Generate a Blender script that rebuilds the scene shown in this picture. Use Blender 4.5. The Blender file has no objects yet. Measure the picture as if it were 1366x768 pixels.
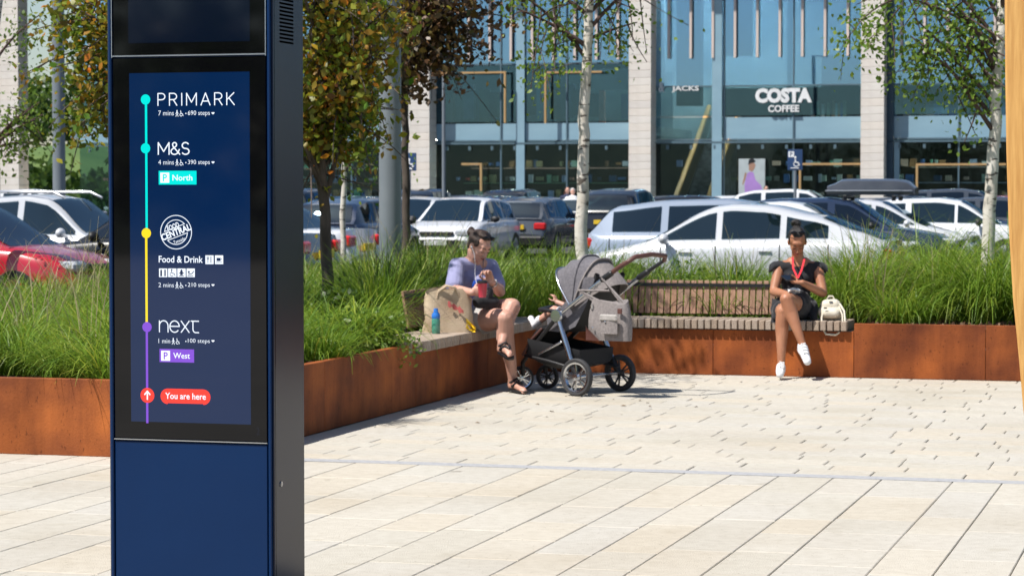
import bpy, bmesh, math, random, time
import numpy as np
from mathutils import Vector, Matrix
T0 = time.time()
random.seed(7); rng = np.random.default_rng(11)
S = bpy.context.scene
COL = S.collection
R = math.radians
# ------------------------------------------------------------------ camera
FPX, HZ, CAMZ = 3300.0, 255.0, 1.55
PITCH = math.atan((384 - HZ) / FPX)
cam_d = bpy.data.cameras.new("camera"); cam = bpy.data.objects.new("camera", cam_d); COL.objects.link(cam)
cam.location = (0, 0, CAMZ); cam.rotation_euler = (math.pi / 2 - PITCH, 0, 0)
cam_d.sensor_width = 36; cam_d.lens = FPX / 1366 * 36
cam_d.clip_start = 0.1; cam_d.clip_end = 3000
cam_d.dof.use_dof = True; cam_d.dof.focus_distance = 9.4; cam_d.dof.aperture_fstop = 11.5
S.camera = cam
# ------------------------------------------------------------------ light
SUN_TRAVEL = Vector((0.53, 0.32, -1.0)).normalized()
w = bpy.data.worlds.new("World"); S.world = w; w.use_nodes = True
nt = w.node_tree; bg = nt.nodes["Background"]
sky = nt.nodes.new("ShaderNodeTexSky"); sky.sky_type = 'NISHITA'; sky.sun_disc = False
sky.sun_elevation = math.asin(-SUN_TRAVEL.z)
sky.sun_rotation = math.atan2(-SUN_TRAVEL.x, -SUN_TRAVEL.y)
sky.air_density = 1.0; sky.dust_density = 0.6; sky.ozone_density = 1.5
nt.links.new(sky.outputs[0], bg.inputs[0]); bg.inputs[1].default_value = 0.085
sun_d = bpy.data.lights.new("sun", 'SUN'); sun = bpy.data.objects.new("sun", sun_d); COL.objects.link(sun)
sun_d.energy = 5.0; sun_d.angle = R(0.53); sun_d.color = (1.0, 0.955, 0.89)
sun.rotation_euler = SUN_TRAVEL.to_track_quat('-Z', 'Y').to_euler(); sun.location = (-20, -12, 40)
S.view_settings.view_transform = 'Standard'; S.view_settings.look = 'None'
S.view_settings.exposure = 0.38; S.view_settings.gamma = 1
S.cycles.use_denoising = True
S.cycles.max_bounces = 6; S.cycles.transparent_max_bounces = 12; S.cycles.glossy_bounces = 3
S.cycles.sample_clamp_indirect = 4; S.cycles.caustics_reflective = False; S.cycles.caustics_refractive = False

# ------------------------------------------------------------------ geometry of the place
ANG = R(16.0)
UX, VX = Vector((math.cos(ANG), -math.sin(ANG), 0)), Vector((math.sin(ANG), math.cos(ANG), 0))
CORNER = Vector((0.305, 21.26, 0))
def L(u, v, z=0): return CORNER + UX * u + VX * v + Vector((0, 0, z))
def UV(p): d = Vector((p[0], p[1], 0)) - CORNER; return d.dot(UX), d.dot(VX)
cp, sp_ = math.cos(PITCH), math.sin(PITCH)
def ray(px, py):
    a, b = (px - 683) / FPX, (384 - py) / FPX
    return Vector((a, cp + b * sp_, -sp_ + b * cp))
def W(px, py, Y): d = ray(px, py); return Vector((0, 0, CAMZ)) + d * (Y / d.y)
def G(px, py, z=0.0): d = ray(px, py); return Vector((0, 0, CAMZ)) + d * ((z - CAMZ) / d.z)
def onplane(px, py, p0, n):
    d = ray(px, py); o = Vector((0, 0, CAMZ)); t = (Vector(p0) - o).dot(n) / d.dot(n); return o + d * t
def proj(p):
    d = Vector(p) - Vector((0, 0, CAMZ)); z = d.y * cp - d.z * sp_; y = d.y * sp_ + d.z * cp
    return 683 + FPX * d.x / z, 384 - FPX * y / z

# ------------------------------------------------------------------ materials
def mat(name, c1, c2=None, scale=8.0, rough=0.6, metal=0.0, bump=0.0, bscale=None, coat=0.0, spec=0.5, stretch=None,
        rnd=None, detail=4, sheen=0.0, transl=0.0, emit=0.0, contrast=(0.35, 0.65), coord='Object', alpha=None):
    m = bpy.data.materials.new(name); m.use_nodes = True; t = m.node_tree; N = t.nodes; K = t.links
    b = N["Principled BSDF"]; out = N["Material Output"]
    b.inputs["Roughness"].default_value = rough; b.inputs["Metallic"].default_value = metal
    b.inputs["Specular IOR Level"].default_value = spec; b.inputs["Coat Weight"].default_value = coat
    b.inputs["Coat Roughness"].default_value = 0.06
    b.inputs["Sheen Weight"].default_value = sheen
    tc = N.new("ShaderNodeTexCoord"); mp = N.new("ShaderNodeMapping"); K.new(tc.outputs[coord] if coord != 'World' else N.new("ShaderNodeNewGeometry").outputs['Position'], mp.inputs[0])
    if stretch: mp.inputs["Scale"].default_value = stretch
    col = None
    if c2 is None: c2 = tuple(min(1, x * 1.25) for x in c1)
    no = N.new("ShaderNodeTexNoise"); no.inputs["Scale"].default_value = scale; no.inputs["Detail"].default_value = detail
    K.new(mp.outputs[0], no.inputs["Vector"])
    rp = N.new("ShaderNodeValToRGB"); rp.color_ramp.elements[0].position = contrast[0]; rp.color_ramp.elements[1].position = contrast[1]
    rp.color_ramp.elements[0].color = (*c1, 1); rp.color_ramp.elements[1].color = (*c2, 1)
    K.new(no.outputs["Fac"], rp.inputs[0]); col = rp.outputs[0]
    if rnd:   # list of colours picked per island / per object
        src = N.new("ShaderNodeObjectInfo").outputs["Random"] if rnd[0] == 'obj' else N.new("ShaderNodeNewGeometry").outputs["Random Per Island"]
        r2 = N.new("ShaderNodeValToRGB"); els = r2.color_ramp.elements; cs = rnd[1]
        while len(els) < len(cs): els.new(0.5)
        for i, c in enumerate(cs): els[i].position = i / (len(cs) - 1); els[i].color = (*c, 1)
        K.new(src, r2.inputs[0])
        mx = N.new("ShaderNodeMix"); mx.data_type = 'RGBA'; mx.blend_type = 'MULTIPLY'; mx.inputs[0].default_value = 1
        K.new(col, mx.inputs[6]); K.new(r2.outputs[0], mx.inputs[7]); col = mx.outputs[2]
    K.new(col, b.inputs["Base Color"])
    if bump:
        n2 = N.new("ShaderNodeTexNoise"); n2.inputs["Scale"].default_value = bscale or scale * 3; n2.inputs["Detail"].default_value = 5
        K.new(mp.outputs[0], n2.inputs["Vector"])
        bp = N.new("ShaderNodeBump"); bp.inputs["Strength"].default_value = bump; bp.inputs["Distance"].default_value = 0.01
        K.new(n2.outputs["Fac"], bp.inputs["Height"]); K.new(bp.outputs[0], b.inputs["Normal"])
    if emit:
        b.inputs["Emission Strength"].default_value = emit; K.new(col, b.inputs["Emission Color"])
    if transl:
        tr = N.new("ShaderNodeBsdfTranslucent"); K.new(col, tr.inputs[0])
        ms = N.new("ShaderNodeMixShader"); ms.inputs[0].default_value = transl
        K.new(b.outputs[0], ms.inputs[1]); K.new(tr.outputs[0], ms.inputs[2]); K.new(ms.outputs[0], out.inputs[0])
    return m
def glassmat(name, gcol, tcol, fac, rough=0.02, wob=0.0):
    m = bpy.data.materials.new(name); m.use_nodes = True; t = m.node_tree; N = t.nodes; K = t.links
    N.remove(N["Principled BSDF"]); out = N["Material Output"]
    g = N.new("ShaderNodeBsdfGlossy"); g.inputs[0].default_value = (*gcol, 1); g.inputs["Roughness"].default_value = rough
    tr = N.new("ShaderNodeBsdfTransparent"); tr.inputs[0].default_value = (*tcol, 1)
    lw = N.new("ShaderNodeLayerWeight"); lw.inputs[0].default_value = 0.25
    mr = N.new("ShaderNodeMapRange"); mr.inputs[3].default_value = fac; mr.inputs[4].default_value = min(1, fac + 0.5)
    K.new(lw.outputs["Facing"], mr.inputs[0])
    if wob:
        tc = N.new("ShaderNodeTexCoord"); no = N.new("ShaderNodeTexNoise"); no.inputs["Scale"].default_value = 0.6
        K.new(tc.outputs["Generated"], no.inputs["Vector"]); bp = N.new("ShaderNodeBump"); bp.inputs["Strength"].default_value = wob
        bp.inputs["Distance"].default_value = 0.05; K.new(no.outputs["Fac"], bp.inputs["Height"]); K.new(bp.outputs[0], g.inputs["Normal"])
    ms = N.new("ShaderNodeMixShader"); K.new(mr.outputs[0], ms.inputs[0]); K.new(tr.outputs[0], ms.inputs[1]); K.new(g.outputs[0], ms.inputs[2])
    K.new(ms.outputs[0], out.inputs[0]); return m
def plain(name, c, rough=0.5, metal=0.0, **k): return mat(name, tuple(x * 0.93 for x in c), tuple(min(1, x * 1.07) for x in c), 3, rough, metal, **k)
def rustmat(name):
    m = mat(name, (0.17, 0.045, 0.017), (0.47, 0.135, 0.030), 2.6, 0.72, 0.0, bump=0.25, bscale=60, spec=0.25, contrast=(0.3, 0.7),
            rnd=('obj', [(0.8, 0.78, 0.76), (1, 1, 1), (0.9, 0.85, 0.85), (1.0, 0.94, 0.9)]))
    t = m.node_tree; N = t.nodes; K = t.links; b = N["Principled BSDF"]
    src = b.inputs["Base Color"].links[0].from_socket
    tc = N.new("ShaderNodeTexCoord"); mp = N.new("ShaderNodeMapping"); mp.inputs["Scale"].default_value = (22, 22, 1.2)
    no = N.new("ShaderNodeTexNoise"); no.inputs["Scale"].default_value = 1.0; no.inputs["Detail"].default_value = 6
    K.new(tc.outputs["Object"], mp.inputs[0]); K.new(mp.outputs[0], no.inputs["Vector"])
    rp = N.new("ShaderNodeValToRGB"); e = rp.color_ramp.elements
    e[0].position = 0.32; e[0].color = (0.50, 0.45, 0.44, 1); e[1].position = 0.6; e[1].color = (1, 1, 1, 1)
    K.new(no.outputs["Fac"], rp.inputs[0])
    mx = N.new("ShaderNodeMix"); mx.data_type = 'RGBA'; mx.blend_type = 'MULTIPLY'; mx.inputs[0].default_value = 0.28
    K.new(src, mx.inputs[6]); K.new(rp.outputs[0], mx.inputs[7]); K.new(mx.outputs[2], b.inputs["Base Color"])
    return m
M = {}
PAVC = [(1.02, 1.01, 1.0), (1.08, 1.06, 1.03), (1.08, 1.03, 0.96), (1.04, 1.04, 1.05), (1.0, 0.98, 0.94), (1.08, 1.08, 1.07)]
M['paver'] = mat('sandstone_paving', (0.455, 0.43, 0.375), (0.50, 0.475, 0.42), 16.0, 0.85, bump=0.5, bscale=160, spec=0.2, rnd=('obj', PAVC), detail=12, coord='World')
M['paver_i'] = mat('sandstone_paving_far', (0.455, 0.43, 0.375), (0.50, 0.475, 0.42), 16.0, 0.85, bump=0.5, bscale=160, spec=0.2, rnd=('isl', PAVC), detail=12, coord='World')
def stains(m, sc=7.0, lo=.60, hi=.72, dark=(.80, .77, .72), sc2=90, vec=(1, 1, 1)):
    t = m.node_tree; N = t.nodes; K = t.links; b = N["Principled BSDF"]; src = b.inputs["Base Color"].links[0].from_socket
    g = N.new("ShaderNodeNewGeometry"); mp = N.new("ShaderNodeMapping"); mp.inputs["Scale"].default_value = vec; K.new(g.outputs['Position'], mp.inputs[0])
    for s_, l_, h_, d_ in ((sc, lo, hi, dark), (sc2, .64, .70, (.55, .52, .48)), (2.3, .735, .75, (.62, .60, .58)), (sc * .15, .45, .7, (.90, .88, .85))):
        no = N.new("ShaderNodeTexNoise"); no.inputs["Scale"].default_value = s_; no.inputs["Detail"].default_value = 5; K.new(mp.outputs[0], no.inputs["Vector"])
        rp = N.new("ShaderNodeValToRGB"); e = rp.color_ramp.elements; e[0].position = l_; e[0].color = (1, 1, 1, 1); e[1].position = h_; e[1].color = (*d_, 1); K.new(no.outputs["Fac"], rp.inputs[0])
        mx = N.new("ShaderNodeMix"); mx.data_type = 'RGBA'; mx.blend_type = 'MULTIPLY'; mx.inputs[0].default_value = 1; K.new(src, mx.inputs[6]); K.new(rp.outputs[0], mx.inputs[7]); src = mx.outputs[2]
    K.new(src, b.inputs["Base Color"])
stains(M['paver'], 5.0, .62, .80, (.88, .86, .82), 70); stains(M['paver_i'], 5.0, .62, .80, (.88, .86, .82), 70)
M['joint'] = mat('joint_sand', (0.20, 0.185, 0.16), (0.34, 0.315, 0.27), 9, 0.95)
M['plaza'] = mat('plaza_base', (0.36, 0.34, 0.30), (0.46, 0.43, 0.37), 1.2, 0.9)
M['channel'] = mat('channel_granite', (0.33, 0.33, 0.34), (0.42, 0.42, 0.42), 30, 0.7, bump=0.1)
M['asphalt'] = mat('asphalt', (0.045, 0.045, 0.048), (0.07, 0.07, 0.07), 6, 0.9, bump=0.2, bscale=90)
M['soil'] = mat('mulch', (0.035, 0.02, 0.012), (0.13, 0.075, 0.045), 26, 0.95, bump=1.0, bscale=60)
M['rust'] = rustmat('corten_steel'); stains(M['rust'], 2.2, .42, .66, (.52, .48, .50), 60, (1, 1, .45))
M['rust_dark'] = mat('corten_edge', (0.12, 0.05, 0.025), (0.2, 0.09, 0.05), 9, 0.8)
M['slat'] = mat('weathered_timber', (0.31, 0.185, 0.13), (0.46, 0.30, 0.215), 5, 0.75, bump=0.25, stretch=(30, 30, 2), spec=0.25,
                rnd=('obj', [(0.72, 0.66, 0.62), (1, 1, 1), (0.85, 0.78, 0.72), (1.0, 0.92, 0.86), (0.78, 0.8, 0.82)]))
M['slat_h'] = mat('weathered_timber_seat', (0.32, 0.26, 0.21), (0.48, 0.40, 0.33), 5, 0.75, bump=0.25, spec=0.25, stretch=(30, 3, 30),
                rnd=('obj', [(0.72, 0.66, 0.62), (1, 1, 1), (0.85, 0.78, 0.72), (1.0, 0.96, 0.9), (0.78, 0.8, 0.82)]))
M['black_metal'] = plain('black_metal', (0.015, 0.015, 0.017), 0.45)
M['navy'] = mat('navy_paint', (0.0012, 0.019, 0.075), (0.0016, 0.022, 0.085), 2, 0.35, coat=0.0, spec=0.22, bump=0.02, bscale=90)
M['kiosk_side'] = mat('dark_anodised', (0.004, 0.009, 0.028), (0.006, 0.012, 0.034), 2, 0.20, metal=0.0, coat=0.0, spec=0.20)
M['kiosk_side'].node_tree.nodes["Principled BSDF"].inputs["Coat Roughness"].default_value = 0.28
M['blackglass'] = mat('black_glass', (0.002, 0.002, 0.003), (0.003, 0.003, 0.004), 2, 0.04, spec=0.35)
M['silver'] = plain('brushed_silver', (0.55, 0.56, 0.58), 0.28, 1.0)
def emis(name, c, s=1.0, base=None):
    m = plain(name, base or tuple(x * 0.15 for x in c), 0.05); b = m.node_tree.nodes["Principled BSDF"]
    b.inputs["Emission Color"].default_value = (*c, 1); b.inputs["Emission Strength"].default_value = s; return m
M['scr'] = emis('screen_navy', (0.0012, 0.013, 0.055))
M['scr_dim'] = emis('screen_dim', (0.0008, 0.003, 0.012))
M['scr_white'] = emis('screen_white', (0.72, 0.78, 0.86))
M['scr_teal'] = emis('screen_teal', (0.0, 0.60, 0.55))
M['scr_yellow'] = emis('screen_yellow', (0.75, 0.56, 0.015))
M['scr_purple'] = emis('screen_purple', (0.17, 0.055, 0.50))
M['scr_red'] = emis('screen_red', (0.85, 0.035, 0.022))

# ------------------------------------------------------------------ mesh building
WM = {}
def wm(o): return WM.get(o.name, Matrix.Identity(4)) if o else Matrix.Identity(4)
def mesh_np(name, verts, quads, mats, midx=None, smooth=False):
    me = bpy.data.meshes.new(name); n = len(verts); q = len(quads); k = quads.shape[1]
    me.vertices.add(n); me.vertices.foreach_set("co", np.ascontiguousarray(verts, dtype=np.float32).ravel())
    me.loops.add(q * k); me.loops.foreach_set("vertex_index", np.ascontiguousarray(quads, dtype=np.int32).ravel())
    me.polygons.add(q); me.polygons.foreach_set("loop_start", np.arange(0, q * k, k, dtype=np.int32))
    if smooth: me.polygons.foreach_set("use_smooth", np.ones(q, dtype=bool))
    for m in mats: me.materials.append(m)
    if midx is not None: me.polygons.foreach_set("material_index", np.ascontiguousarray(midx, dtype=np.int32))
    me.update(calc_edges=True); me.validate(); return me
def link(name, me, parent=None):
    o = bpy.data.objects.new(name, me); COL.objects.link(o)
    if parent: o.parent = parent; WM[o.name] = wm(parent)
    return o
class MB:
    def __init__(s): s.v = []; s.f = []; s.m = []
    def add(s, vs, fs, m=0, X=None):
        b = len(s.v)
        s.v += [X @ Vector(p) for p in vs] if X is not None else [Vector(p) for p in vs]
        s.f += [tuple(b + i for i in f) for f in fs]; s.m += [m] * len(fs); return s
    def box(s, c, d, ch=0.0, m=0, X=None):
        cx, cy, cz = c; x, y, z = d[0] / 2, d[1] / 2, d[2] / 2
        if ch <= 0:
            vs = [(cx + a * x, cy + b * y, cz + e * z) for a in (-1, 1) for b in (-1, 1) for e in (-1, 1)]
            fs = [(0, 1, 3, 2), (4, 6, 7, 5), (0, 4, 5, 1), (2, 3, 7, 6), (0, 2, 6, 4), (1, 5, 7, 3)]
            return s.add(vs, fs, m, X)
        c_ = min(ch, x * .98, y * .98, z * .98); vs = []; idx = {}
        for a in (-1, 1):
            for b in (-1, 1):
                for e in (-1, 1):
                    idx[a, b, e, 0] = len(vs); vs.append((cx + a * x, cy + b * (y - c_), cz + e * (z - c_)))
                    idx[a, b, e, 1] = len(vs); vs.append((cx + a * (x - c_), cy + b * y, cz + e * (z - c_)))
                    idx[a, b, e, 2] = len(vs); vs.append((cx + a * (x - c_), cy + b * (y - c_), cz + e * z))
        fs = []
        for a in (-1, 1):
            q = [idx[a, -1, -1, 0], idx[a, 1, -1, 0], idx[a, 1, 1, 0], idx[a, -1, 1, 0]]; fs.append(tuple(q if a > 0 else q[::-1]))
            q = [idx[-1, a, -1, 1], idx[1, a, -1, 1], idx[1, a, 1, 1], idx[-1, a, 1, 1]]; fs.append(tuple(q[::-1] if a > 0 else q))
            q = [idx[-1, -1, a, 2], idx[1, -1, a, 2], idx[1, 1, a, 2], idx[-1, 1, a, 2]]; fs.append(tuple(q if a > 0 else q[::-1]))
        for a in (-1, 1):
            for b in (-1, 1):
                q = [idx[a, b, -1, 0], idx[a, b, -1, 1], idx[a, b, 1, 1], idx[a, b, 1, 0]]; fs.append(tuple(q if a * b > 0 else q[::-1]))
                q = [idx[a, -1, b, 0], idx[a, 1, b, 0], idx[a, 1, b, 2], idx[a, -1, b, 2]]; fs.append(tuple(q if a * b > 0 else q[::-1]))
                q = [idx[-1, a, b, 1], idx[-1, a, b, 2], idx[1, a, b, 2], idx[1, a, b, 1]]; fs.append(tuple(q if a * b > 0 else q[::-1]))
                for e in (-1, 1):
                    q = [idx[a, b, e, 0], idx[a, b, e, 1], idx[a, b, e, 2]]; fs.append(tuple(q if a * b * e > 0 else q[::-1]))
        return s.add(vs, fs, m, X)
    def tube(s, pts, rad, n=10, m=0, X=None, caps=True, round_=False):
        pts = [Vector(p) for p in pts]
        if not hasattr(rad, '__len__'): rad = [rad] * len(pts)
        if round_:
            P, Q = [], []
            d0 = (pts[1] - pts[0]).normalized(); d1 = (pts[-1] - pts[-2]).normalized()
            for a in (85, 55, 25): P.append(pts[0] - d0 * rad[0] * math.sin(R(a))); Q.append(rad[0] * math.cos(R(a)))
            P += pts; Q += list(rad)
            for a in (25, 55, 85): P.append(pts[-1] + d1 * rad[-1] * math.sin(R(a))); Q.append(rad[-1] * math.cos(R(a)))
            pts, rad = P, Q
        vs, fs = [], []; up = None
        for i, p in enumerate(pts):
            a = pts[max(0, i - 1)]; b = pts[min(len(pts) - 1, i + 1)]; t = (b - a).normalized()
            if up is None:
                up = Vector((0, 0, 1)) if abs(t.z) < 0.9 else Vector((0, 1, 0))
            x = t.cross(up).normalized(); y = x.cross(t).normalized(); up = y
            for k in range(n):
                an = 2 * math.pi * k / n; vs.append(p + (x * math.cos(an) + y * math.sin(an)) * rad[i])
        for i in range(len(pts) - 1):
            for k in range(n):
                k2 = (k + 1) % n; fs.append((i * n + k2, i * n + k, (i + 1) * n + k, (i + 1) * n + k2))
        if caps:
            fs.append(tuple(range(n))); fs.append(tuple(range(len(pts) * n - 1, (len(pts) - 1) * n - 1, -1)))
        return s.add(vs, fs, m, X)
    def ell(s, c, r, X=None, nu=14, nv=9, m=0, rot=None):
        if not hasattr(r, '__len__'): r = (r, r, r)
        c = Vector(c); vs = []; fs = []
        Q = rot.to_3x3() if rot is not None else Matrix.Identity(3)
        for j in range(1, nv):
            th = math.pi * j / nv
            for i in range(nu):
                ph = 2 * math.pi * i / nu
                vs.append(c + Q @ Vector((r[0] * math.sin(th) * math.cos(ph), r[1] * math.sin(th) * math.sin(ph), r[2] * math.cos(th))))
        t = len(vs); vs.append(c + Q @ Vector((0, 0, r[2]))); vs.append(c - Q @ Vector((0, 0, r[2])))
        for j in range(nv - 2):
            for i in range(nu):
                i2 = (i + 1) % nu; fs.append((j * nu + i, (j + 1) * nu + i, (j + 1) * nu + i2, j * nu + i2))
        for i in range(nu):
            i2 = (i + 1) % nu; fs.append((t, i, i2)); b = (nv - 2) * nu; fs.append((t + 1, b + i2, b + i))
        return s.add(vs, fs, m, X)
    def lathe(s, prof, n=20, m=0, X=None):
        vs = []; fs = []; k = len(prof)
        for i in range(n):
            a = 2 * math.pi * i / n
            for r, z in prof: vs.append((r * math.cos(a), r * math.sin(a), z))
        for i in range(n):
            i2 = (i + 1) % n
            for j in range(k - 1): fs.append((i * k + j, i2 * k + j, i2 * k + j + 1, i * k + j + 1))
        return s.add(vs, fs, m, X)
    def prism(s, pts, h, m=0, X=None):   # pts in XZ plane, extruded along +Y by h
        n = len(pts); vs = [(x, 0, z) for x, z in pts] + [(x, h, z) for x, z in pts]
        fs = [tuple(range(n)), tuple(range(2 * n - 1, n - 1, -1))] + [(i, n + i, n + (i + 1) % n, (i + 1) % n) for i in range(n)]
        return s.add(vs, fs, m, X)
    def grid(s, P, m=0, X=None, closed=False):   # P[i][j]
        a, b = len(P), len(P[0]); vs = [p for r in P for p in r]; fs = []
        for i in range(a - 1):
            for j in range(b - 1 if not closed else b):
                j2 = (j + 1) % b; fs.append((i * b + j, i * b + j2, (i + 1) * b + j2, (i + 1) * b + j))
        return s.add(vs, fs, m, X)
    def mesh(s, name, mats, smooth=None, X=None, fixn=False):
        me = bpy.data.meshes.new(name)
        vs = s.v if X is None else [X @ p for p in s.v]
        me.from_pydata([tuple(p) for p in vs], [], s.f)
        if not isinstance(mats, (list, tuple)): mats = [mats]
        for m in mats: me.materials.append(m)
        if len(mats) > 1: me.polygons.foreach_set("material_index", s.m)
        if fixn:
            bm = bmesh.new(); bm.from_mesh(me); bmesh.ops.recalc_face_normals(bm, faces=bm.faces); bm.to_mesh(me); bm.free()
        if smooth is not None:
            me.polygons.foreach_set("use_smooth", [True] * len(me.polygons)); me.set_sharp_from_angle(angle=R(smooth))
        me.update(); return me
    def build(s, name, mats, parent=None, smooth=None, world=False, fixn=False):
        X = wm(parent).inverted() if (world and parent) else None
        return link(name, s.mesh(name, mats, smooth, X, fixn), parent)
def tag(o, label=None, cat=None, group=None, kind=None):
    if label: o['label'] = label
    if cat: o['category'] = cat
    if group: o['group'] = group
    if kind: o['kind'] = kind
    return o
def thing(name, label, cat, loc=(0, 0, 0), rz=0.0, group=None):
    o = bpy.data.objects.new(name, None); COL.objects.link(o); o.empty_display_size = 0.2
    o.location = loc; o.rotation_euler = (0, 0, rz)
    WM[o.name] = Matrix.Translation(Vector(loc)) @ Matrix.Rotation(rz, 4, 'Z')
    return tag(o, label, cat, group)
def children(o): return [c for c in bpy.data.objects if c.parent == o]
def copy_tree(o, parent=None, cmap=None):
    c = o.copy(); COL.objects.link(c)
    if parent: c.parent = parent
    for ch in CH.get(o.name, []): copy_tree(ch, c)
    return c
CH = {}
def index_children():
    CH.clear()
    for c in bpy.data.objects:
        if c.parent: CH.setdefault(c.parent.name, []).append(c)
def piece(name, me, parent, loc=(0, 0, 0), scale=(1, 1, 1), rot=(0, 0, 0)):
    o = bpy.data.objects.new(name, me); COL.objects.link(o); o.parent = parent
    o.location = loc; o.scale = scale; o.rotation_euler = rot; return o
def text_mesh(body, x0, x1, z0, z1, bold=0.0, fit=True, space=1.0):
    cu = bpy.data.curves.new('t', 'FONT'); cu.body = body; cu.size = 1; cu.offset = bold; cu.space_character = space
    cu.resolution_u = 3
    ob = bpy.data.objects.new('t', cu); COL.objects.link(ob)
    me = bpy.data.meshes.new_from_object(ob.evaluated_get(bpy.context.evaluated_depsgraph_get()))
    bpy.data.objects.remove(ob); bpy.data.curves.remove(cu)
    co = np.array([v.co[:] for v in me.vertices]); mn, mx = co.min(0), co.max(0)
    sx = (x1 - x0) / (mx[0] - mn[0]); sz = (z1 - z0) / (mx[1] - mn[1])
    vs = [(x0 + (a[0] - mn[0]) * sx, 0, z0 + (a[1] - mn[1]) * sz) for a in co]
    fs = [tuple(p.vertices) for p in me.polygons]; bpy.data.meshes.remove(me)
    return vs, fs
def voxfuse(mb, name, mats, parent=None, vox=0.005, smooth_it=4, world=True):
    me = mb.mesh(name, mats); ob = bpy.data.objects.new('tmpf', me); COL.objects.link(ob)
    r = ob.modifiers.new('r', 'REMESH'); r.mode = 'VOXEL'; r.voxel_size = vox; r.use_smooth_shade = True
    if smooth_it:
        sm = ob.modifiers.new('s', 'SMOOTH'); sm.factor = 0.5; sm.iterations = smooth_it
    out = bpy.data.meshes.new_from_object(ob.evaluated_get(bpy.context.evaluated_depsgraph_get())); out.name = name
    bpy.data.objects.remove(ob); bpy.data.meshes.remove(me)
    if world and parent: out.transform(wm(parent).inverted())
    out.polygons.foreach_set("use_smooth", [True] * len(out.polygons))
    out.materials.clear(); out.materials.append(mats if not isinstance(mats, (list, tuple)) else mats[0])
    return link(name, out, parent)
# ================================================================== GROUND
def sheet(name, u0, u1, v0, v1, z, m):
    mb = MB(); mb.add([(u0, v0, 0), (u1, v0, 0), (u1, v1, 0), (u0, v1, 0)], [(0, 1, 2, 3)])
    o = mb.build(name, m); o.location = CORNER + Vector((0, 0, z)); o.rotation_euler = (0, 0, -ANG)
    WM[o.name] = Matrix.Translation(o.location) @ Matrix.Rotation(-ANG, 4, 'Z'); o['kind'] = 'structure'; return o
ZR = -0.05
sheet('ground', -1500, 1500, -1200, 1500, -0.09, mat('grass_ground', (0.03, 0.05, 0.015), (0.06, 0.08, 0.03), 0.4, 0.95))
sheet('car_park_asphalt', -70, 70, 4.3, 76, ZR, M['asphalt'])
plaza = sheet('plaza_paving', -40, 40, -60, 4.2, -0.016, M['plaza'])
sheet('joint_bed', -7.5, 9, -12.6, 0.0, -0.010, M['joint'])
sheet('store_pavement', -70, 70, 76, 80.5, 0.0, M['plaza'])
ch = sheet('drainage_channel', -8, 9, -7.2, -7.06, -0.001, M['channel'])
# slab mesh: unit footprint, recessed joint, rounded arris
sl = MB(); e = 0.012
q = lambda s, z: [(-.5 + s, -.5 + s, z), (.5 - s, -.5 + s, z), (.5 - s, .5 - s, z), (-.5 + s, .5 - s, z)]
sl.add(q(0, -.012) + q(0, -.004) + q(e, 0), [(0, 1, 5, 4), (1, 2, 6, 5), (2, 3, 7, 6), (3, 0, 4, 7), (4, 5, 9, 8), (5, 6, 10, 9), (6, 7, 11, 10), (7, 4, 8, 11), (8, 9, 10, 11)])
slab_me = sl.mesh('paving_slab', M['paver']); base_v = [Vector(p) for p in sl.v]
slabs = []
rs = random.Random(3)
u = -7.4
while u < 8.6:                               # long slabs running away from the kiosk
    wd = rs.choice([0.30, 0.22, 0.30, 0.38, 0.26]); v = -7.205 + 0
    first = rs.uniform(0.25, 0.9)
    while v > -12.4:
        ln = first if first else rs.choice([0.6, 0.75, 0.9, 0.5, 1.05]); first = None
        slabs.append((u + wd / 2, v - ln / 2, wd - 0.0045, ln - 0.004)); v -= ln
    u += wd
v = -7.055
while v < -0.05:                             # courses parallel to the bench
    h = 0.235; u = 0.004 - rs.uniform(0, 0.3)
    while u < 8.6:
        ln = rs.choice([0.42, 0.36, 0.5, 0.6, 0.42]); u0 = max(u, 0.004); u1 = u + ln
        if u1 - u0 > 0.05: slabs.append(((u0 + u1) / 2, v + h / 2, u1 - u0 - (0.009 if rs.random() < .22 else 0.005), h - 0.003))
        u = u1
    v += h
# strip of slabs in front of the left planter face
vis, rest = [], []
for s in slabs:
    px, py = proj(L(s[0], s[1]))
    if -30 < px < 1396 and py < 790 and not (150 < px < 395 and py > 480): vis.append((UV((0, 0, 0)), s))
    else: rest.append(s)
vis = [s for _, s in vis]; vis.sort(key=lambda s: s[1]); rest += vis[300:]; vis = vis[:300]
for s in vis:
    piece('paving_slab', slab_me, plaza, (s[0], s[1], 0.016 + rs.uniform(-.0012, .0006)), (s[2], s[3], 1), (rs.uniform(-.002, .002), rs.uniform(-.002, .002), 0))
mb = MB()
for s in rest:
    z = 0.016 + rs.uniform(-.0012, .0006)
    mb.add([(s[0] + p.x * s[2], s[1] + p.y * s[3], z + p.z) for p in base_v], sl.f)
o = mb.build('paving_field', M['paver_i'], plaza); o['kind'] = 'stuff'
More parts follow.
